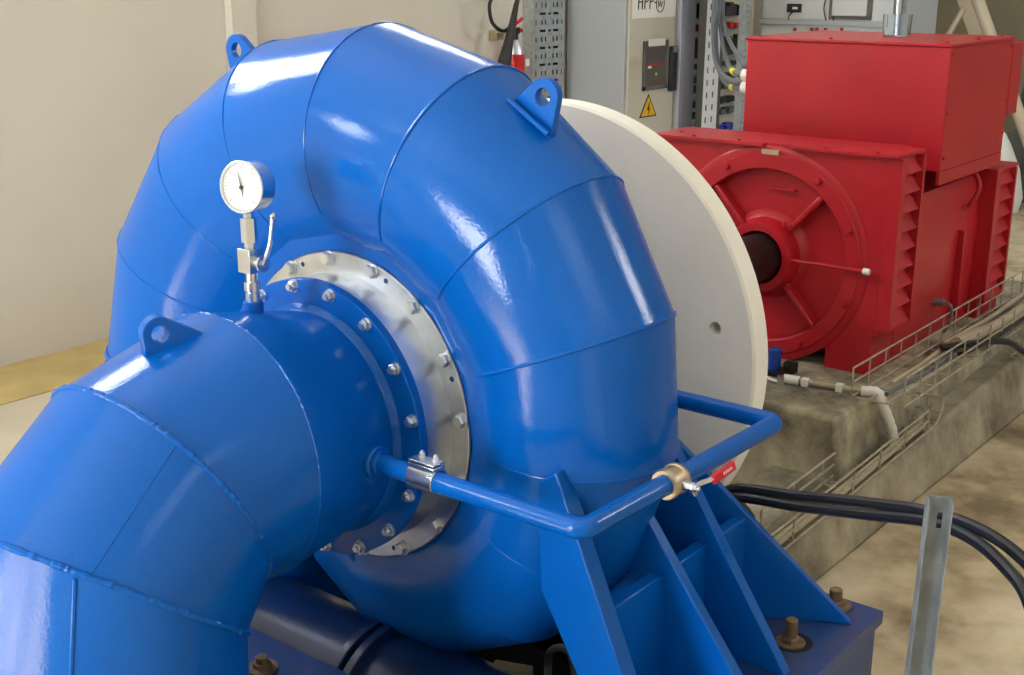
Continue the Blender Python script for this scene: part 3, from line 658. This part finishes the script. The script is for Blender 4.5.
cable('tray_cable', [(3.70, -0.555, -0.342), (4.1, -0.57, -0.342), (4.6, -0.535, -0.340), (5.4, -0.545, -0.340), (6.2, -0.535, -0.340)], 0.007, M['greycable'], 'thin grey cable lying in the middle of the high wire tray')
# white hose over the plinth corner
hz = -0.36
hs = thing('hose_conduit', (3.7, -0.3, hz), 'white flexible hose and tan conduit clipped across the concrete plinth top', 'conduit')
a_, b_ = at(793, 380, 'z', hz + 0.014), at(862, 391, 'z', hz + 0.014)
obj('rigid_conduit', MB().tube([a_, b_], 0.0085, 12), M['tancond'], hs)
obj('end_sleeve', MB().tube([a_ + (a_ - b_).normalized() * 0.03, a_ + (b_ - a_).normalized() * 0.02], 0.016, 14), M['white'], hs)
for t in (0.18, 0.68):
    p = a_ + (b_ - a_) * t; d = (b_ - a_).normalized(); s_ = V((-d.y, d.x, 0))
    obj('clip', MB().obox(p - V((0, 0, 0.001)), d, s_, UPZ, 0.012, 0.013, 0.013).obox(p - s_ * -0.028 - V((0, 0, 0.009)), d, s_, UPZ, 0.012, 0.018, 0.005), M['white'], hs, bevel=0.002)
e = b_ + (b_ - a_).normalized() * 0.05
hp = spline([b_, e + V((0, 0, 0.002)), at(884, 408, 'y', -0.545), at(892, 430, 'y', -0.56), at(895, 447, 'y', -0.572), (at(899, 452, 'y', -0.578))], 8)
obj('flexible_hose', MB().tube(hp, [0.0165 + 0.0012 * math.sin(i * 2.2) for i in range(len(hp))], 14), M['white'], hs)
obj('lead_wire', MB().tube(spline([a_ + V((-0.0, 0.03, 0)), at(780, 382, 'z', hz + 0.006), at(768, 378, 'z', hz + 0.008), at(757, 368, 'z', hz + 0.02)], 8), 0.005, 8), M['white'], hs)
# blue sensor unit behind the flywheel rim
sp = at(774, 372, 'z', hz)
sn = thing('speed_sensor', tuple(sp), 'small blue sensor housing with metal fittings on the plinth behind the flywheel rim', 'sensor')
obj('housing', MB().cyl(sp, sp + V((0, 0, 0.085)), 0.022, n=20, bev=0.004), M['tinblue'], sn)
obj('mounting_foot', MB().box(sp.x - 0.05, sp.x + 0.04, sp.y - 0.06, sp.y + 0.04, hz, hz + 0.012), M['dark'], sn)
q = at(793, 375, 'z', hz)
obj('fitting', MB().cyl(q + V((0, 0, 0.012)), q + V((0, 0, 0.045)), 0.016, n=6).ball(q + V((0.0, 0.02, 0.03)), 0.018, 10), M['dark'], sn)
q = at(783, 385, 'z', hz)
obj('steel_fitting', MB().cyl(q + V((0, 0.01, 0.0)), q + V((0, 0.01, 0.03)), 0.013, n=6), M['zinc'], sn)

# two black cables from under the flywheel to the right foreground
cable('power_cable', [(2.62, -0.42, -0.66), (2.72, -0.60, -0.44), at(728, 490, 'x', 2.62), at(800, 496, 'x', 2.56), at(870, 503, 'x', 2.46), at(930, 512, 'x', 2.36), at(985, 532, 'x', 2.28), at(1030, 566, 'x', 2.2), at(1075, 625, 'x', 2.1), at(1110, 720, 'x', 2.0), at(1120, 860, 'x', 1.95)], 0.0125, M['black'], 'upper of two glossy black cables looping past the steel post', 'cable', 'black power cables by the steel post')
cable('power_cable', [(2.60, -0.44, -0.66), (2.70, -0.60, -0.46), at(728, 499, 'x', 2.60), at(800, 507, 'x', 2.54), at(870, 515, 'x', 2.44), at(930, 522, 'x', 2.34), at(972, 539, 'x', 2.27), at(1005, 567, 'x', 2.2), at(1030, 605, 'x', 2.12), at(1050, 700, 'x', 2.05), at(1056, 830, 'x', 2.0)], 0.0125, M['black'], 'lower of two glossy black cables looping past the steel post', 'cable', 'black power cables by the steel post')

# galvanised strut post
pt = at(940, 499, 'x', 1.99); pb = at(918, 675, 'x', 1.99)
dn = (pb - pt).normalized(); foot = pt + dn * ((FL - pt.z) / dn.z)
post = thing('strut_post', tuple(foot), 'galvanised slotted steel channel post standing in the right foreground', 'post')
axd = (pt - foot).normalized()
sx = (V((0.50, -0.866, 0)) - axd * V((0.50, -0.866, 0)).dot(axd)).normalized(); sy = axd.cross(sx).normalized()      # sx across, sy away from the viewer
Lp = (pt - foot).length; W, D, T, LI = 0.0205, 0.0145, 0.0025, 0.0085
prof = [(-W, -D), (-W, D), (W, D), (W, -D), (W - T, -D), (W - T, D - T), (-W + T, D - T), (-W + T, -D)]
ch = obj('channel', MB().prism([foot + sx * a + sy * b for a, b in prof], axd * Lp), M['galvpost'], post, sharp=30)
cut(ch, [MB().obox(foot + axd * (Lp - 0.045) + sy * D + sx * 0.006, sx, sy, axd, 0.0045, 0.01, 0.0155)])
obj('foot_plate', MB().obox(foot + V((0, 0, 0.004)), (1, 0, 0), (0, 1, 0), UPZ, 0.06, 0.06, 0.004), M['galv'], post)
q = pt + dn * 0.385
obj('clamp_bracket', MB().obox(q, sx, sy, axd, 0.030, 0.027, 0.018), M['galv'], post)

# things in the dark gap under the casing
lp = at(556, 640, 'z', -0.66)
cable('loose_cable', [at(548, 690, 'z', FL + 0.012), at(548, 668, 'z', -0.70), at(550, 652, 'z', -0.66), at(562, 648, 'z', -0.65), at(572, 658, 'z', -0.67), at(575, 690, 'z', FL + 0.012)], 0.010, M['greycable'], 'grey looped cable in the dark gap under the turbine casing')
tb_ = at(510, 680, 'z', FL)
tag(obj('timber_block', MB().obox(tb_ + V((0, 0, 0.0)), (0.35, -0.94, 0), (0.94, 0.35, 0), UPZ, 0.05, 0.035, 0.03), M['wood'], bevel=0.004), 'tan timber offcut in the dark gap under the turbine casing', 'block')

# ================================================================== background: wall side
def perf(org, ux, uz, w, bands, th, name, m, extra=None):
    """a perforated strip: bands = [(height, [(u0, u1) holes])] repeated upward from org"""
    org, ux, uz = V(org), V(ux).normalized(), V(uz).normalized(); nz = ux.cross(uz); mb = MB(); z = 0.0
    for h, holes in bands:
        c = 0.0
        for a, b in list(holes) + [(w, w)]:
            if a - c > 1e-5: mb.add([org + ux * c + uz * z, org + ux * a + uz * z, org + ux * a + uz * (z + h), org + ux * c + uz * (z + h)], [(0, 1, 2, 3)])
            c = b
        z += h
    if extra: extra(mb, z)
    return mb
# fire extinguisher
P = lambda x, y: at(x, y, 'y', 2.90)
b0 = P(515.5, 60)
fx = thing('fire_extinguisher', (b0.x, b0.y, -0.15), 'red fire extinguisher with long black horn hanging on the left wall', 'fire extinguisher')
obj('cylinder', MB().lathe([(0, 0.05), (0.015, 0.057), (P(515, 54).z + 0.10, 0.057)], (b0.x, b0.y, -0.10), (0, 0, 1), 28), M['redext'], fx)
obj('shoulder', MB().lathe([(0, 0.057), (0.035, 0.052), (0.07, 0.034), (0.085, 0.022)], (b0.x, b0.y, P(515, 54).z), (0, 0, 1), 28), M['steel'], fx, label='bare grey metal shoulder')
obj('label_plate', MB().obox(P(519.5, 62) + V((0, -0.062, 0)), (1, 0, 0), (0, 1, 0), UPZ, 0.018, 0.002, 0.022), M['paper'], fx)
vt = V((b0.x, b0.y, P(515, 54).z + 0.08))
obj('valve', MB().cyl(vt, vt + V((0, 0, 0.06)), 0.018, n=16).box(vt.x - 0.016, vt.x + 0.016, vt.y - 0.022, vt.y + 0.022, vt.z + 0.04, vt.z + 0.075), M['blackp'], fx)
obj('squeeze_lever', MB().tube(spline([P(514, 25) , P(518, 22), P(522, 18.5)], 5), 0.011, 10), M['redp'], fx)
obj('carry_handle', MB().tube(spline([P(513, 29), P(518, 28.5), P(522, 31)], 5), 0.010, 10), M['redp'], fx)
F = lambda x, y: at(x, y, 'y', 2.80)
obj('horn', MB().tube([F(518, -2), F(516, 6), F(513, 22), F(508, 45), F(503.5, 66)], [0.013, 0.016, 0.022, 0.030, 0.042], 20), M['blackp'], fx, label='long black discharge horn')
G = lambda x, y: at(x, y, 'y', 2.84)
obj('hose', MB().tube(spline([G(517, 0), G(511, -8), G(500, -10), G(491, 0), G(489.5, 10), G(492, 22), G(498, 29), G(504, 31), G(509, 28)], 6), 0.011, 10), M['black'], fx)
obj('wall_bracket', MB().obox(at(496.5, 35, 'y', 2.99), (1, 0, 0), (0, 1, 0), UPZ, 0.035, 0.03, 0.03).obox(at(502, 32, 'y', 2.94), (1, 0, 0), (0, 1, 0), UPZ, 0.02, 0.06, 0.008), M['brass'], fx, bevel=0.003)
# broad perforated cable riser on the wall
x0 = at(533, 50, 'y', 2.94).x; W_ = at(564, 50, 'y', 2.94).x - x0
bands = []
while sum(b[0] for b in bands) < 3.2:
    bands += [(0.030, []), (0.015, [(0.07, 0.13), (0.16, 0.185), (0.21, 0.265)]), (0.030, []), (0.030, [(0.025, 0.037), (0.085, 0.097), (0.125, 0.137), (0.205, 0.217), (0.245, 0.257), (0.295, 0.307)])]
def sides(mb, h):
    for xx in (x0, x0 + W_):
        mb.add([(xx, 2.94, FL), (xx, 3.018, FL), (xx, 3.018, FL + h), (xx, 2.94, FL + h)], [(0, 1, 2, 3)])
riser = obj('cable_riser', perf((x0, 2.94, FL), (1, 0, 0), UPZ, W_, bands, 0.002, '', None, sides), M['galv'], sharp=0)
tag(riser, 'broad galvanised perforated cable riser standing against the left wall beside the extinguisher', 'cable riser')
riser.modifiers.new('t', 'SOLIDIFY').thickness = 0.003
obj('riser_shade', MB().box(x0 + 0.01, x0 + W_ - 0.01, 2.965, 3.01, FL, 2.4), M['black'], riser)  # plain black slab added so the riser holes read as shaded, no modelled cables
# closed control cabinet
CX0, CX1, CY = 6.855, 7.435, 2.526
cab = thing('control_cabinet', (7.15, 2.77, FL), 'tall control cabinet with beige door, grey side, relay screen and warning triangle', 'cabinet')
obj('body', MB().box(CX0, CX1, CY + 0.022, 3.0, FL, 1.45), M['greycab'], cab, bevel=0.004)
door = obj('door', MB().box(CX0 + 0.02, CX1 - 0.006, CY, CY + 0.02, FL + 0.08, 1.42), M['beigecab'], cab, bevel=0.004, label='beige cabinet door')
obj('marker_label', MB().box(CX0 + 0.045, 7.425, CY - 0.002, CY, 0.65, 0.92), M['paper'], door, label='white label with hand written letters')
def pen(pts, r=0.0045): return [V((p[0], CY - 0.004, p[1])) for p in pts]
tx, tz, th_ = 6.965, 0.705, 0.088
ink = MB()
for st_ in ([(0, 0), (0.006, 1)], [(0.045, 0), (0.050, 1)], [(0.003, .5), (0.048, .55)], [(0.075, 0), (0.08, 1)], [(0.08, 1), (0.115, .92), (0.11, .55), (0.078, .5)], [(0.135, 0), (0.14, 1)], [(0.14, 1), (0.178, .92), (0.172, .55), (0.138, .5)], [(0.19, .45), (0.212, .47)]):
    ink.tube(pen([(tx + a, tz + b * th_) for a, b in st_]), 0.0042, 6)
ov = [(tx + 0.262 + 0.048 * math.cos(t), tz + 0.03 + 0.052 * math.sin(t)) for t in [2 * PI * k / 20 for k in range(20)]]
ink.tube(pen(ov), 0.0030, 6, closed=True)
ink.tube(pen([(tx + 0.235, tz + 0.05), (tx + 0.245, tz + 0.01), (tx + 0.26, tz + 0.05), (tx + 0.272, tz + 0.01), (tx + 0.29, tz + 0.045)]), 0.003, 6)
obj('handwriting', ink, M['ink'], door, sharp=0)
rx0, rx1, rz0, rz1 = 7.035, 7.325, 0.19, 0.505
rel = obj('relay_panel', MB().box(rx0, rx1, CY - 0.012, CY, rz0, rz1), M['modgrey'], door, bevel=0.003, label='dark grey relay panel with small lamps')
obj('relay_sticker', MB().box(rx0 + 0.05, rx1 - 0.045, CY - 0.019, CY - 0.012, rz1 - 0.035, rz1 + 0.012), M['paper'], rel, sharp=0)
obj('relay_red_line', MB().box(rx0 + 0.045, rx1 - 0.03, CY - 0.015, CY - 0.012, rz1 - 0.157, rz1 - 0.146), M['modred'], rel, sharp=0)
obj('relay_lamp', MB().cyl((rx0 + 0.15, CY - 0.012, rz0 + 0.10), (rx0 + 0.15, CY - 0.018, rz0 + 0.10), 0.009, n=12), M['tagyellow'], rel)
obj('relay_lamp', MB().cyl((rx0 + 0.15, CY - 0.012, rz0 + 0.06), (rx0 + 0.15, CY - 0.018, rz0 + 0.06), 0.009, n=12), M['modred'], rel)
obj('relay_key', MB().box(rx0 + 0.05, rx0 + 0.09, CY - 0.015, CY - 0.012, rz0 + 0.14, rz0 + 0.155), M['paper'], rel, sharp=0)
frm = MB()
for a, b, c, d in ((rx0, rx0 + 0.02, rz0, rz1), (rx1 - 0.02, rx1, rz0, rz1), (rx0, rx1, rz0, rz0 + 0.025), (rx0, rx1, rz1 - 0.045, rz1 - 0.03)): frm.box(a, b, CY - 0.017, CY - 0.012, c, d)
obj('relay_frame', frm, M['greym'], rel)
tri = [V((7.015, CY - 0.003, 0.015)), V((7.225, CY - 0.003, 0.015)), V((7.12, CY - 0.003, 0.165))]
ce = sum(tri, V()) / 3
sg = obj('warning_sign', MB().prism([p for p in tri], (0, 0.003, 0)), M['ink'], door, label='yellow warning triangle with black lightning bolt')
obj('sign_face', MB().prism([ce + (p - ce) * 0.84 + V((0, -0.0015, 0)) for p in tri], (0, 0.0015, 0)), M['yellow'], sg, sharp=0)
bolt = [(0.006, 0.045), (-0.018, -0.004), (0.002, 0.000), (-0.006, -0.040), (0.020, 0.012), (0.001, 0.008), (0.014, 0.043)]
obj('lightning_bolt', MB().prism([V((ce.x + a, CY - 0.0065, ce.z + b)) for a, b in bolt], (0, 0.0012, 0)), M['ink'], sg, sharp=0)
hn = MB().box(7.355, 7.425, CY - 0.03, CY, 0.165, 0.46); obj('door_handle', hn, M['blackp'], door, bevel=0.006)
obj('handle_lock', MB().box(7.37, 7.41, CY - 0.034, CY - 0.03, 0.42, 0.455), M['zinc'], door)
# open cabinet with terminals
oc = thing('open_cabinet', (7.98, 2.77, FL), 'open electrical cabinet with pale lilac door edge and rows of dark terminals', 'cabinet')
OX0, OX1 = 7.45, 8.52
mb = MB().box(OX0, OX1, 2.98, 3.0, FL, 1.45); mb.box(OX1 - 0.02, OX1, CY, 2.98, FL, 1.45); mb.box(OX0, OX0 + 0.03, CY, 2.98, FL, 1.45); mb.box(OX0, OX1, CY, 2.98, FL, FL + 0.05); mb.box(OX0, OX1, CY, 2.98, 1.43, 1.45)
obj('shell', mb, M['beigecab'], oc)
obj('door', MB().box(OX0, 7.64, CY - 0.035, CY - 0.002, FL + 0.05, 1.42), M['lilac'], oc, bevel=0.004, label='pale lilac grey door edge')
obj('back_plate', MB().box(OX0 + 0.03, OX1 - 0.02, 2.60, 2.62, FL + 0.05, 1.43), M['beigesteel'], oc)
rng = random.Random(4)
for zz, hh, mm in ((0.63, 0.10, 'blackp'), (0.545, 0.045, 'modred'), (0.36, 0.14, 'blackp'), (0.285, 0.03, 'blackp'), (0.19, 0.05, 'modgrey'), (0.12, 0.05, 'modgrey'), (0.02, 0.045, 'blackp'), (-0.06, 0.045, 'modgrey'), (-0.19, 0.06, 'modblue')):
    tbm = MB()
    x = 7.52
    while x < 8.38:
        wd = rng.choice((0.03, 0.05, 0.08)); tbm.box(x, x + wd * 0.92, 2.60 - rng.uniform(0.03, 0.07), 2.602, zz, zz + hh * rng.uniform(0.7, 1)); x += wd
    obj('terminal_row', tbm, M[mm], oc)
    obj('terminal_rail', MB().box(7.50, 8.48, 2.582, 2.601, zz - 0.035, zz - 0.012), M['galv'], oc)
# slotted posts
x0 = at(708, 5, 'y', 2.3).x; pw = at(722.5, 5, 'y', 2.3).x - x0
bands = []
while sum(b[0] for b in bands) < 3.0:
    bands += [(0.020, []), (0.040, [(0.036, 0.056), (0.116, 0.136)]), (0.022, [])]
po = obj('slotted_post', perf((x0 - 0.03, 2.30, FL), (1, 0, 0), V((0.02, 0, 1)), pw, bands, 0.003, '', None), M['whitegalv'], sharp=0)
po.modifiers.new('t', 'SOLIDIFY').thickness = 0.003
obj('slot_shade', MB().hexa([(x0 + 0.02, 2.304, FL), (x0 - 0.03 + pw, 2.308, FL), (x0 - 0.03 + pw, 2.32, FL), (x0 + 0.02, 2.32, FL), (x0 + 0.08, 2.304, FL + 3.0), (x0 + 0.03 + pw, 2.308, FL + 3.0), (x0 + 0.03 + pw, 2.32, FL + 3.0), (x0 + 0.08, 2.32, FL + 3.0)]), M['blackp'], po, label='black sheet standing in for shade behind the slots')  # black sheet added close behind the strip so its slots look shaded
tag(po, 'pale slotted steel post standing in front of the open cabinet', 'post')
bands = []
while sum(b[0] for b in bands) < 3.0: bands += [(0.018, []), (0.014, [(0.105, 0.122), (0.14, 0.147)]), (0.006, [])]
po = obj('slotted_post', perf((7.87, 2.30, FL), (1, 0, 0), V((0.015, 0, 1)), 0.160, bands, 0.003, '', None), M['galv'], sharp=0)
po.modifiers.new('t', 'SOLIDIFY').thickness = 0.003
tag(po, 'grey finely perforated steel post behind the left edge of the terminal box', 'post')
# dark panel and thick grey cables dropping to the terminal box
tag(obj('cable_duct', MB().box(7.62, 7.86, 2.40, 2.46, FL, 1.6).box(7.76, 7.80, 2.38, 2.40, FL, 1.6), M['modgrey'], bevel=0.004), 'dark grey vertical cable duct between the two slotted steel posts', 'cable duct')
z1_, z2_ = at(745, 75, 'x', 4.33).z, at(745, 87.5, 'x', 4.33).z
ends = [(z1_, 4.33), (z2_, 4.33), (z1_ + 0.06, 4.47), ((z1_ + z2_) / 2, 4.40)]
labs = ['thick grey cable with yellow tag, upper one nearest the viewer', 'thick grey cable with yellow tag, lower one nearest the viewer', 'thick grey cable, upper one at the back of the terminal box side', 'thick grey cable, lower one at the back of the terminal box side']
for k, (zz, xx) in enumerate(ends):
    e = V((xx, 0.318, zz))
    PXS = [[(720, 5, 2.2), (721, 30, 2.0), (724, 50, 1.7), (729, 66, 1.3), (736, 73.5, .9), (741, 75, .6)],
           [(717, 5, 2.14), (716, 35, 1.95), (717, 58, 1.7), (722, 77, 1.3), (731, 86, .9), (739, 88, .6)],
           [(723, 5, 2.16), (726, 30, 1.9), (732, 46, 1.6), (738, 55, 1.2), (743, 62, .9), (747, 66, .6)],
           [(714, 5, 2.1), (713.5, 40, 1.9), (716, 62, 1.6), (723, 75, 1.2), (732, 81, .8), (740, 82, .55)]][k]
    pts = [at(PXS[0][0], PXS[0][1], 'y', 2.2) + V((0, 0, 0.7))] + [at(a, b, 'y', c) for a, b, c in PXS] + [e]
    path = spline(pts, 10)
    c = thing('generator_cable', tuple(e), labs[k], 'cable', 'thick grey cables to the terminal box')
    obj('sheath', MB().tube(path, 0.0135, 12), M['greycable'], c)
    if k < 2:
        i0 = max(i for i in range(3, len(path) - 4) if (path[i] - CAM).dot(RT) / (path[i] - CAM).dot(FW) * FPX + 512 < 734)
        obj('yellow_tag', MB().tube(path[i0 - 2:i0 + 3], 0.0165, 12), M['tagyellow'], c, label='yellow cable tag')
    obj('white_gland', MB().cyl(e, e + V((0, 0.03, 0)), 0.022, n=16), M['white'], c)
# pale panel cabinet further back
WX = 8.6
wc = thing('panel_cabinet', (WX + 0.3, 2.0, FL), 'wide off-white panel cabinet behind the red terminal box with latch and thin wires', 'cabinet')
ya, yb = 2.515, 1.42
obj('body', MB().box(WX + 0.02, WX + 0.6, yb, ya, FL, 1.5), M['greycab'], wc)
obj('door', MB().box(WX, WX + 0.02, yb + 0.05, ya - 0.01, 0.60, 1.45), M['offwhite'], wc, bevel=0.006)
obj('lower_panel', MB().box(WX + 0.005, WX + 0.02, yb + 0.01, ya - 0.01, FL + 0.05, 0.565), M['offwhite'], wc, bevel=0.004)
obj('rail', MB().box(WX - 0.02, WX + 0.02, yb, ya, 0.565, 0.60), M['greycab'], wc, bevel=0.004)
Wp = lambda x, y: at(x, y, 'x', WX)
s0 = Wp(795, 8)
sk = obj('socket', MB().box(WX - 0.02, WX, s0.y - 0.055, s0.y + 0.055, s0.z - 0.03, s0.z + 0.03), M['blackp'], wc, bevel=0.004)
obj('socket_mark', MB().box(WX - 0.022, WX - 0.02, s0.y - 0.03, s0.y + 0.01, s0.z - 0.008, s0.z + 0.008), M['paper'], sk, sharp=0)
l0 = Wp(851, 5)
lb = obj('latch_box', MB().box(WX - 0.012, WX, l0.y - 0.16, l0.y + 0.16, l0.z - 0.10, l0.z + 0.16), M['greym'], wc, bevel=0.02)
obj('latch_cover', MB().box(WX - 0.03, WX - 0.012, l0.y - 0.13, l0.y + 0.13, l0.z - 0.075, l0.z + 0.15), M['offwhite'], lb, bevel=0.02)
for a, b in (((794, 11), (790, 22)), ((827, -4), (827, 22)), ((838, -4), (834, 22)), ((842, -2), (838, 12))):
    p, q = Wp(*a), Wp(*b); m_ = (p + q) / 2 + V((-0.02, 0.015, 0))
    obj('thin_wire', MB().tube(spline([p + V((-0.01, 0, 0)), m_, q + V((-0.01, 0, 0))], 5), 0.004, 6), M['blackp'], wc)
for x_ in (795, 812, 817, 826, 842):
    p = Wp(x_, 29); obj('red_terminal', MB().box(WX - 0.012, WX + 0.005, p.y - 0.010, p.y + 0.010, p.z - 0.014, p.z + 0.008), M['modred'], wc)
p = Wp(902, 0)
rr = MB(); rr.tube([V((WX - 0.058, p.y, FL + k * 0.02)) for k in range(115)], [0.030 + 0.004 * (k % 2) for k in range(115)], 14)
tag(obj('corrugated_tube', rr, M['chrome']), 'shiny corrugated tube standing at the right edge of the off-white panel cabinet', 'tube')
# clear plastic tub on top of the terminal box
q = V((4.66, -0.105, 0.7148))
tag(obj('plastic_tub', MB().lathe([(0.0, 0.0), (0.0, 0.046), (0.004, 0.049), (0.078, 0.053), (0.078, 0.050), (0.006, 0.046), (0.004, 0.0)], q, (0, 0, 1), 28), M['clear']), 'clear plastic tub standing on top of the red terminal box', 'tub')
# beige steel frame behind
sf = thing('prop_frame', (9.4, 1.2, FL), 'beige steel prop frame with slanted legs behind the red terminal box', 'frame')
A = lambda x, y: at(x, y, 'x', 9.4)
def leg(p, q, r, m='beigesteel'):
    d = (q - p); e = p + d * ((FL - p.z) / d.z); t0 = p - d * 0.8
    return MB().tube([t0, e], r, 14)
obj('leg', MB().prism([A(950, -20), A(968, -20), A(1002, 82), A(984, 82)], (0.06, 0, 0)), M['beigesteel'], sf, bevel=0.006)
obj('leg', leg(A(974, -10), A(992, 40), 0.045), M['beigesteel'], sf)
obj('brace', MB().tube([A(964, 8), A(957, 20), A(944, 42)], 0.022, 12), M['beigesteel'], sf)
# odds and ends at the far right
q = at(1020, 130, 'x', 9.8)
mg = thing('pump_unit', (q.x, q.y - 0.2, FL), 'dark grey pump unit on the floor behind the generator, cut by the right edge', 'machine')
obj('base', MB().box(q.x - 0.2, q.x + 0.5, q.y - 0.7, q.y + 0.03, FL, -0.20), M['greym'], mg, bevel=0.02)
obj('drum', MB().cyl((q.x - 0.1, q.y - 0.30, 0.05), (q.x + 0.5, q.y - 0.30, 0.05), 0.30, n=36, bev=0.03), M['greym'], mg)
q = at(1004, 150, 'x', 9.2)
tag(obj('sack', MB().lathe([(0, 0.02), (0, 0.17), (0.1, 0.19), (0.30, 0.15), (0.48, 0.07), (0.55, 0.03), (0.58, 0.0)], (q.x, q.y + 0.03, FL), (0, 0, 1), 20), M['sack']), 'white woven sack standing on the floor behind the generator', 'sack')


# ================================================================== raise everything so the floor lies at z = 0
for o in list(SC.objects):
    if o.parent is None: o.location.z += Z0
sd = bpy.data.lights.new('sun', 'SUN'); sd.energy = 45.0; sd.angle = 0.01; sd.color = (1.0, 0.95, 0.86)
so = bpy.data.objects.new('sun', sd); COL.objects.link(so); so.rotation_euler = V((0.76, 0.02, -0.65)).to_track_quat('-Z', 'Y').to_euler(); so.location = (-9, 0, 9)
cd = bpy.data.cameras.new('camera'); co = bpy.data.objects.new('camera', cd); COL.objects.link(co)
cd.sensor_width = 36; cd.lens = FPX * 36 / 1024; cd.clip_start = 0.05
co.matrix_world = Matrix(((RT.x, UP.x, -FW.x, CAM.x), (RT.y, UP.y, -FW.y, CAM.y), (RT.z, UP.z, -FW.z, CAM.z + Z0), (0, 0, 0, 1)))
SC.camera = co
w = bpy.data.worlds.new('sky'); SC.world = w; w.use_nodes = True
bg = w.node_tree.nodes['Background']; bg.inputs['Color'].default_value = (0.75, 0.86, 1.0, 1); bg.inputs['Strength'].default_value = 2.0
SC.view_settings.view_transform = 'Standard'; SC.view_settings.look = 'None'; SC.view_settings.gamma = 1.0; SC.view_settings.use_curve_mapping = False
SC.view_settings.exposure = 1.0
